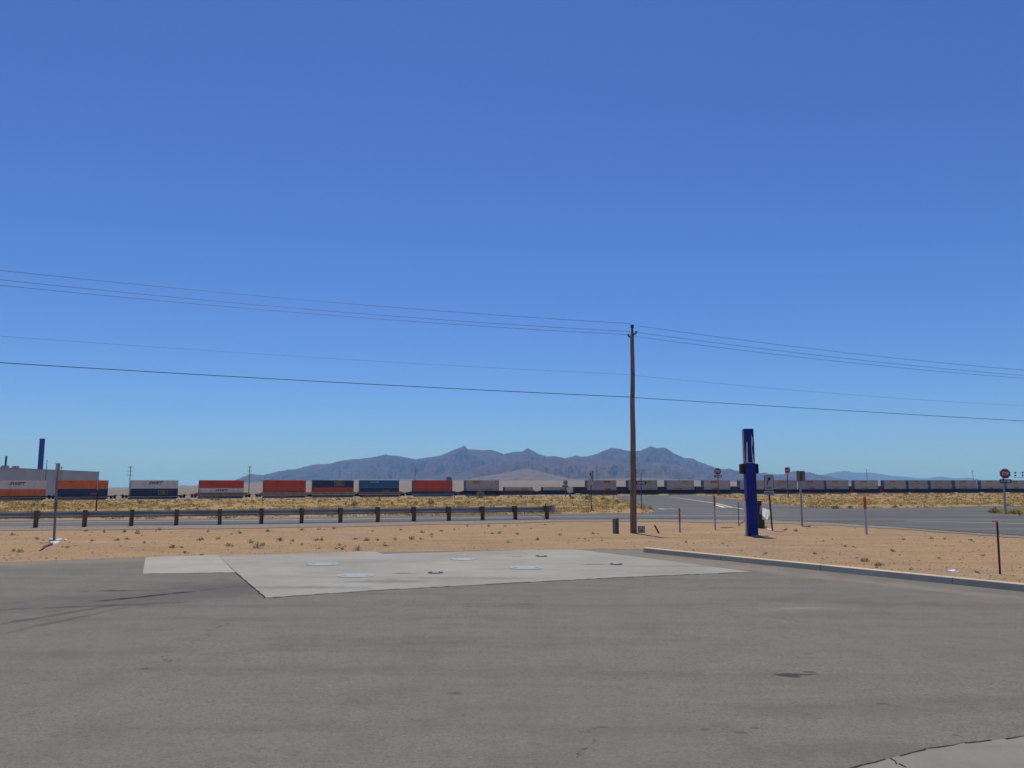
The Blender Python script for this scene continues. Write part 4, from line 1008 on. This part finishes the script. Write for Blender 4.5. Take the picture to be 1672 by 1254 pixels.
# utility pedestals
PG = simple('grey_green_pedestal_paint', (.20, .21, .195), .6, .15, 3); PBn = simple('brown_pedestal_paint', (.145, .115, .085), .7, .2, 3)
b = ground(1005.2, 871); k = b.y/FPX/CP; t = thing('utility_pedestal', 'upright grey and brown utility pedestal left of the utility pole', 'pedestal', b)
H = at(1005, 848.2, b.y).z; bm = bmesh.new(); box(bm, (-2.1*k, 0, H/2), (4.8*k, .16, H)); bev(bm, .012, 2); link('grey_housing', bm, PG, t)
H = at(1005, 846, b.y).z; bm = bmesh.new(); box(bm, (2.6*k, -.012, H/2), (4.6*k, .17, H)); bev(bm, .012, 2); link('brown_housing', bm, PBn, t)
bm = bmesh.new(); box(bm, (-2.1*k, 0, at(1005, 848.2, b.y).z+.015), (5.2*k, .18, .03)); link('lid', bm, PG, t)
b = ground(1047.2, 869.5); k = b.y/FPX/CP; t = thing('meter_box', 'low grey twin hooded utility box right beside the utility pole', 'utility box', b)
for sx, w_ in ((-1, 5.2), (1, 5.0)):
    H = at(1047, 857.8, b.y).z; bm = bmesh.new(); box(bm, (sx*3.1*k, 0, H/2), (w_*k, .17, H)); bev(bm, .028, 3); link('hood', bm, GALV, t)
bm = bmesh.new(); box(bm, (0, .02, .075), (10.4*k, .12, .15)); link('base_box', bm, PG, t)

# ================================================================== COVERS IN THE PAD
LID = simple('pale_cover_paint', (.30, .325, .325), .8, .12, 3, spec=.1, dirt=(.22, .225, .22)); RIMM = simple('cover_rim', (.27, .275, .275), .6); LIDF = simple('faint_cover_paint', (.335, .345, .345), .7, .1, 3)
def cover(px, py, wpx, mat, label):
    c = ground(px, py); r = wpx/2*c.y/FPX/CP; t = thing('manhole_cover', label, 'manhole cover', (c.x, c.y, .010), 0, 'pale round covers in the concrete pad')
    bm = bmesh.new(); cyl(bm, (0, 0, 0), (0, 0, .014), r*.95, r*.94, 40)
    for a in (0, math.pi): box(bm, (math.cos(a)*r*.6, math.sin(a)*r*.6, .016), (.1, .05, .008))
    link('lid', bm, mat, t)
    bm = bmesh.new(); n = 40; R1 = [bm.verts.new((math.cos(i*2*math.pi/n)*r*.955, math.sin(i*2*math.pi/n)*r*.955, .009)) for i in range(n)]; R2 = [bm.verts.new((math.cos(i*2*math.pi/n)*r, math.sin(i*2*math.pi/n)*r, .004)) for i in range(n)]
    for i in range(n): bm.faces.new((R1[i], R1[(i+1) % n], R2[(i+1) % n], R2[i]))
    link('rim', bm, RIMM, t)
cover(581.5, 941, 63, LID, 'largest and nearest pale round cover in the pad')
cover(527.5, 922.3, 53, LID, 'pale round cover behind the largest one at left')
cover(859, 928.3, 56, LID, 'pale round cover at the middle right of the pad')
cover(757, 914, 42, LIDF, 'faint pale cover near the far edge of the pad')
PORT = simple('dark_port_iron', (.045, .043, .042), .7, .3, 6)
def port(px, py, wpx, label):
    c = ground(px, py); r = wpx/2*c.y/FPX/CP; t = thing('fill_port', label, 'fill port', (c.x, c.y, .010), 0, 'small dark ports in the concrete pad')
    bm = bmesh.new(); n = 28
    rr = [(r, .006), (r*.93, .02), (r*.55, .02), (r*.5, .008)]; rg = [[bm.verts.new((math.cos(i*2*math.pi/n)*q, math.sin(i*2*math.pi/n)*q, z)) for i in range(n)] for q, z in rr]
    for A, B in zip(rg, rg[1:]):
        for i in range(n): bm.faces.new((A[i], A[(i+1) % n], B[(i+1) % n], B[i]))
    link('ring', bm, PORT, t)
    bm = bmesh.new(); cyl(bm, (0, 0, .002), (0, 0, .022), r*.48, r*.42, 20); box(bm, (0, 0, .028), (r*.5, r*.16, .012)); link('cap', bm, SWH, t)
    bm = bmesh.new(); cyl(bm, (0, 0, .0), (0, 0, .004), r*1.16, r*1.16, 28); link('collar', bm, LID, t)
port(711, 936.3, 25, 'dark ringed port with white cap nearest the camera in the pad')
port(884, 909, 19, 'dark ringed port with white cap at the far side of the pad')
port(1006, 922.3, 21, 'dark ringed port with white cap at the right of the pad')

# ================================================================== FENCES near the railway
def run_fence(name, label, cat, pa, pb, n, hgt, rails, pm, r=.05, beam=False):
    a, b = ground(*pa), ground(*pb); t = thing(name, label, cat, a); P = []
    for i in range(n):
        q = a+(b-a)*(i/(n-1)) ; q.z = G(q.x, q.y); q = q-a; P.append(q)
        bm = bmesh.new(); cyl(bm, q+Vector((0, 0, -.2)), q+Vector((0, 0, hgt*random.uniform(.9, 1.08))), r, r*.9, 6); link('post', bm, pm, t)
    for zz in rails:
        bm = bmesh.new()
        if beam:
            for u, v in zip(P, P[1:]): c_ = (u+v)/2; d = v-u; box(bm, c_+Vector((0, -.12, zz)), (d.length, .06, .30), Matrix.Rotation(math.atan2(d.y, d.x), 3, 'Z'))
            link('beam', bm, SILL, t)
        else: tube(bm, [p+Vector((0, 0, zz)) for p in P], .008, 4); link('wire', bm, DGREY, t)
run_fence('guardrail', 'pale distant guardrail in front of the train at the far left', 'guardrail', (-12, 816.6), (172, 815.4), 9, .95, [.75], SILL, .09, True)
run_fence('wire_fence', 'low wire fence on dark posts along the railway, mid distance', 'fence', (742, 813.2), (1002, 810.8), 14, 1.15, [.45, .8, 1.05], DGREY, .10)

# ================================================================== VEGETATION
def leafy(seed, n, w, h, leaf, upright=.5, hollow=.3):
    rnd = random.Random(seed); bm = bmesh.new()
    for i in range(n):
        a = rnd.random()*6.283; rr = math.sqrt(rnd.random())*w/2; t = rnd.random()
        lump = 1 + .35*math.sin(a*3+seed) + .2*math.sin(a*5+seed*2)
        z = h*t*(1-.55*(rr/(w/2))**2)*(.75+.25*lump); rr *= lump*(1-.25*t)
        c = Vector((math.cos(a)*rr, math.sin(a)*rr, z)); d = Vector((math.cos(a)*(1-upright), math.sin(a)*(1-upright), upright+.2*rnd.random())).normalized()
        s_ = d.cross(Vector((rnd.uniform(-1, 1), rnd.uniform(-1, 1), rnd.uniform(-1, 1)))).normalized(); L = leaf*rnd.uniform(.6, 1.3)
        q = [c-d*L*.5, c+s_*L*.24, c+d*L*.6, c-s_*L*.24]
        f = bm.faces.new([bm.verts.new(v) for v in q]); f.material_index = 0 if rnd.random() < .7 else 1
    for k in range(5):
        a = rnd.random()*6.283; cyl(bm, (0, 0, -.02), (math.cos(a)*w*.25, math.sin(a)*w*.25, h*.6), leaf*.08, leaf*.04, 4, mi=2)
    return bm
def leafmat(name, col, tr=.45):
    m = N(name); f = m.rng(m.noise(3, 4, .6), .3, .7); c = m.mix(f, tuple(x*.7 for x in col), tuple(x*1.3 for x in col)); m.done(c, .8, 0, .15)
    t = m.n('BsdfTranslucent'); m.l(c, t.inputs[0]); x = m.n('MixShader'); x.inputs[0].default_value = tr
    m.l(m.b.outputs[0], x.inputs[1]); m.l(t.outputs[0], x.inputs[2]); m.l(x.outputs[0], m.out.inputs[0]); return m.m
GRN = leafmat('weed_green', (.17, .185, .075)); GRN2 = leafmat('weed_dry', (.32, .26, .13)); STEM = leafmat('stem_brown', (.10, .07, .04))
SAGE = leafmat('sage_green', (.19, .21, .12)); SAGE2 = leafmat('sage_pale', (.19, .185, .11)); DKG = leafmat('dark_green_leaf', (.10, .13, .05))
GRY = leafmat('grey_twig', (.20, .175, .155)); GRY2 = leafmat('pale_twig', (.27, .24, .21)); PKB = leafmat('pinkish_twig', (.25, .165, .125)); PKB2 = leafmat('tan_twig', (.30, .215, .15))
WEEDS = [(203, 869, 8), (224, 872, 8), (207, 881, 7), (282, 895, 9), (327, 883, 8), (340, 869, 6), (373, 892, 9), (302, 904, 7), (329, 907, 6), (391, 871, 7), (409, 887, 9), (430, 891, 8), (457, 884, 9), (478, 884, 6), (517, 883, 8), (493, 890, 6), (559, 898, 7), (580, 881, 6), (599, 883, 7), (616, 883, 6), (645, 882, 7), (672, 881, 9), (687, 881, 6), (689, 870, 6), (628, 892, 8), (554, 891, 6), (545, 864, 6), (493, 866, 6), (521, 865, 6), (140, 868, 7), (170, 870, 6), (32, 902, 10), (150, 884, 6), (190, 883, 6), (60, 881, 6), (763, 860, 4), (798, 860, 5), (825, 860, 4), (804, 872, 5), (845, 873, 5), (878, 882, 7), (830, 886, 6), (867, 864, 4), (890, 857, 4), (1457, 901, 7), (1488, 930, 6), (1380, 893, 6), (1283, 866, 7), (1300, 868, 6), (1475, 882, 5), (1520, 880, 5), (1543, 881, 5), (1585, 883, 6), (720, 868, 5), (705, 874, 5), (742, 866, 4), (655, 866, 5), (608, 868, 4), (437, 868, 6), (260, 866, 6), (236, 887, 6), (358, 880, 6), (110, 895, 7), (20, 874, 6), (968, 872, 5), (955, 881, 5), (1345, 884, 4), (1250, 905, 6), (1330, 905, 5), (1606, 908, 6), (1180, 888, 5), (1120, 886, 5)]
rw = random.Random(3)
for (px, py, w_) in list(WEEDS):
    if rw.random() < .55: WEEDS.append((px+rw.uniform(-14, 14), py+rw.uniform(-2, 2), w_*rw.uniform(.35, .75)))
protos = []
for i in range(5):
    bm = leafy(20+i, 46, 1., .62, .26, .45); me = bpy.data.meshes.new('weed'); bm.to_mesh(me); bm.free()
    for q in (GRN, GRN2, STEM): me.materials.append(q)
    protos.append(me)
for i, (px, py, w) in enumerate(WEEDS):
    o = bpy.data.objects.new('weed', protos[i % 5]); COL.objects.link(o); o.location = ground(px, py); k = o.location.y/FPX/CP
    o.scale = (w*k*1.15, w*k*1.15, w*k*random.uniform(.9, 1.4)); o.rotation_euler = (0, 0, random.random()*6)
    tag(o, 'small green and straw weed tuft on the bare sand', 'weed', 'weed tufts on the bare sand')
def shrub(name, px, py, wpx, hpx, mats, label, cat='shrub', n=160, seed=1, group=None, up=.5, leaf=.13):
    b = ground(px, py); k = b.y/FPX/CP; bm = leafy(seed, n, wpx*k, hpx*k*1.15, max(wpx, hpx)*k*leaf, up)
    o = link(name, bm, list(mats)); o.location = b; tag(o, label, cat, group); return o
shrub('weed', 420, 895.5, 15, 11, (GRN, GRN2, STEM), 'largest green weed clump on the sand before the guardrail', 'weed', 150, 2)
shrub('weed', 584, 899, 14, 7, (GRN, DKG, STEM), 'green weed at the far edge of the pad', 'weed', 110, 3)
shrub('weed', 816, 871, 8, 5, (GRN, DKG, STEM), 'small bright green weed on the sand below the guardrail end', 'weed', 80, 4)
shrub('weed', 914.5, 874.5, 9, 5, (GRN, DKG, STEM), 'dark green weed on the sand right of the guardrail end', 'weed', 90, 5)
shrub('weed', 1412, 917, 16, 6, (GRN, GRN2, STEM), 'wide flat weed on the sand behind the kerb, left of its twin', 'weed', 140, 6)
shrub('weed', 1434, 924, 18, 6, (GRN, GRN2, STEM), 'wide flat weed nearest the kerb at right', 'weed', 140, 7)
shrub('weed', 1251, 864, 9, 8, (GRN, GRN2, STEM), 'green weed under the white cloth beside the blue column', 'weed', 100, 8)
shrub('shrub', 579, 826, 12, 9, (GRY, GRY2, STEM), 'round grey tumbleweed in the dry grass', 'shrub', 420, 9, None, .35, .12)
shrub('shrub', 564, 825, 8, 6, (GRY2, GRY, STEM), 'smaller pale tumbleweed left of the round grey one', 'shrub', 260, 10, None, .35, .12)
shrub('shrub', 704, 823.5, 13, 8, (SAGE, DKG, STEM), 'rounded dark sage shrub below the last red containers', 'shrub', 380, 11, None, .4, .12)
shrub('shrub', 679, 823.5, 7, 4, (GRN, STEM, STEM), 'low brown-green shrub left of the dark sage one', 'shrub', 180, 12)
shrub('shrub', 784, 813.5, 13, 14, (SAGE, SAGE2, STEM), 'upright sage bush in front of the first white containers', 'shrub', 460, 13, None, .55, .12)
shrub('shrub', 460, 816, 8, 9, (PKB, PKB2, STEM), 'pinkish dead bush under the left red pair', 'shrub', 260, 14, None, .5, .12)
shrub('shrub', 516, 812.5, 16, 12, (PKB, PKB2, STEM), 'wide feathery dead bush before the navy over red stack', 'shrub', 200, 15, None, .6, .11)
shrub('shrub', 590, 812, 14, 4, (PKB2, GRY2, STEM), 'low pale dead brush between the navy and blue stacks', 'shrub', 220, 16)
shrub('shrub', 619, 818, 8, 5, (DKG, GRN, STEM), 'bright green shrub below the blue container', 'shrub', 220, 17)
shrub('shrub', 815, 820, 6, 5, (DKG, GRN, STEM), 'small dark green shrub in grass behind the guardrail end', 'shrub', 180, 18)
shrub('shrub', 1062, 832, 9, 6, (GRN, GRN2, STEM), 'green tuft at the tip of the grass right of the utility pole', 'shrub', 220, 19)
shrub('shrub', 1052, 831, 8, 6, (GRN2, GRN, STEM), 'straw green tuft at the foot of the one way sign', 'shrub', 200, 20)
shrub('shrub', 1364, 831, 14, 5, (GRY, GRN, STEM), 'grey green brush at the far road edge right of the beige sign back', 'shrub', 260, 21)
shrub('shrub', 1388, 830.5, 9, 5, (DKG, GRN, STEM), 'dark green tuft at the far road edge', 'shrub', 200, 22)
shrub('shrub', 1462, 829, 9, 4, (DKG, GRN, STEM), 'low green tuft at the far road edge, right of the right marker post', 'shrub', 200, 23)
shrub('shrub', 1624, 838, 18, 8, (GRN2, GRN, STEM), 'dense straw green tuft left of the right STOP sign', 'shrub', 420, 24)
shrub('shrub', 1660, 840, 20, 6, (GRN2, GRN, STEM), 'straw green growth right of the right STOP sign', 'shrub', 420, 25)
gsp = [(960, 816, 18, 9), (985, 817, 12, 6), (1008, 822, 9, 6), (934, 815, 10, 6), (993, 820, 7, 5), (1337, 806.5, 6, 5), (230, 823, 11, 6), (308, 818, 7, 4), (345, 816, 8, 5), (355, 817, 12, 5), (412, 820, 7, 4), (429, 818, 6, 4), (522, 820, 9, 5), (553, 817, 8, 5), (531, 818, 6, 4), (651, 818, 6, 3), (12, 820, 10, 5), (60, 819, 9, 4), (112, 818, 8, 4), (125, 817, 6, 4), (850, 812, 6, 4), (870, 816, 6, 4), (1355, 808, 6, 3), (1480, 808, 8, 3), (1556, 807, 9, 3), (1600, 809, 8, 3), (275, 833, 9, 6), (322, 832, 8, 4), (1322, 812, 6, 4), (1450, 818, 6, 3), (480, 818, 6, 4), (1530, 812, 7, 3), (800, 822, 7, 4), (900, 818, 6, 4), (640, 824, 6, 4), (70, 828, 8, 6), (55, 826, 8, 6), (180, 826, 8, 4), (765, 822, 6, 4), (728, 816, 5, 3)]
sp_ = []
for i in range(4):
    bm = leafy(60+i, 150, 1., .6, .16, .5); me = bpy.data.meshes.new('shrub'); bm.to_mesh(me); bm.free()
    for q in ((SAGE, DKG, STEM), (GRN, GRN2, STEM), (DKG, SAGE, STEM), (SAGE2, SAGE, STEM))[i]: me.materials.append(q)
    sp_.append(me)
for i, (px, py, w, h) in enumerate(gsp):
    o = bpy.data.objects.new('shrub', sp_[i % 4]); COL.objects.link(o); o.location = ground(px, py); k = o.location.y/FPX/CP
    o.scale = (w*k, w*k, h*k*1.7); o.rotation_euler = (0, 0, random.random()*6); tag(o, 'low green desert shrub scattered in the dry grass before the train', 'shrub', 'low shrubs scattered in the dry grass')
# dry grass: uncountable
def dry_grass():
    rnd = random.Random(5); bm = bmesh.new(); cnt = 0
    while cnt < 7500:
        px = rnd.uniform(-60, 1730); py = 806 + 42*rnd.random()**1.15
        if py > interp(NEAR_EDGE, px)-9: continue
        p = ground(px, py)
        if p.y > yrail(p.x)-5 or any(inside((p.x, p.y), q) for q in ROADS): continue
        dens = noise.noise(Vector((p.x*.05, p.y*.05, 2)))
        if dens < -.12 and rnd.random() < .75: continue
        cnt += 1; sc = (.5+.0045*p.y)*rnd.uniform(.5, 1.1); mi = 0 if dens > .1 else 1
        if rnd.random() < .18: mi = 2
        for b in range(6):
            a = rnd.random()*6.283; o = Vector((math.cos(a), math.sin(a), 0))*sc*rnd.random()*.6; l = Vector((rnd.uniform(-.25, .25), rnd.uniform(-.25, .25), sc*.24*rnd.uniform(.5, 1.2))); s_ = Vector((math.sin(a), -math.cos(a), 0))*sc*.085
            f = bm.faces.new([bm.verts.new(p+o-s_), bm.verts.new(p+o+s_), bm.verts.new(p+o+l)]); f.material_index = mi
    me = bpy.data.meshes.new('dry_grass'); bm.to_mesh(me); bm.free()
    for q in (leafmat('straw_yellow', (.38, .265, .085)), leafmat('straw_tan', (.35, .235, .10)), leafmat('straw_green', (.22, .20, .075))): me.materials.append(q)
    o = bpy.data.objects.new('dry_grass', me); COL.objects.link(o); o['kind'] = 'stuff'; o['label'] = 'dry yellow grass between the road and the railway'; o['category'] = 'grass'
dry_grass()
# pebbles and clods on the sand
def pebbles():
    rnd = random.Random(11); bm = bmesh.new(); cnt = 0
    while cnt < 2200:
        px = rnd.uniform(-60, 1730); py = 852 + 100*rnd.random()
        if py < interp(NEAR_EDGE, px)+3: continue
        p = ground(px, py); rel = (p-KA); side = rel.dot(KN)
        if inside((p.x, p.y), LOT) or (rel.dot(KD) > -1 and side < .25): continue
        cnt += 1; s_ = rnd.uniform(.008, .020)*(1 if rnd.random() > .05 else 2.0)
        r = bmesh.ops.create_icosphere(bm, subdivisions=1, radius=s_); mi = rnd.randrange(3); ph = rnd.random()*9
        for v in r['verts']: v.co = Vector((v.co.x*1.3, v.co.y, v.co.z*.7))*(1+.5*noise.noise(v.co*40+Vector((ph, 0, 0)))) + p + Vector((0, 0, s_*.25))
        for f in set(f for v in r['verts'] for f in v.link_faces): f.material_index = mi
    me = bpy.data.meshes.new('pebbles'); bm.to_mesh(me); bm.free()
    for q in (simple('pebble_tan', (.30, .21, .14), .9), simple('pebble_brown', (.22, .14, .085), .9), simple('pebble_pale', (.34, .26, .19), .9)): me.materials.append(q)
    o = bpy.data.objects.new('pebbles', me); COL.objects.link(o); o['kind'] = 'stuff'; o['label'] = 'small pebbles and clods on the bare sand'; o['category'] = 'pebbles'
pebbles()

# ================================================================== HAZE
bm = bmesh.new(); z0, z1 = -120., 510.
box(bm, (0, 12000, (z0+z1)/2), (60000, 36000, z1-z0))
m = bpy.data.materials.new('desert_haze'); m.use_nodes = True; t_ = m.node_tree; t_.nodes.clear()
pv = t_.nodes.new('ShaderNodeVolumePrincipled'); ou = t_.nodes.new('ShaderNodeOutputMaterial'); t_.links.new(pv.outputs[0], ou.inputs['Volume'])
pv.inputs['Color'].default_value = (.20, .48, 1, 1); pv.inputs['Density'].default_value = 7.8e-5; pv.inputs['Absorption Color'].default_value = (.5, .8, 1, 1); pv.inputs['Anisotropy'].default_value = .0
o = link('haze', bm, m); o['kind'] = 'stuff'; o['label'] = 'thin blue desert haze'; o['category'] = 'haze'
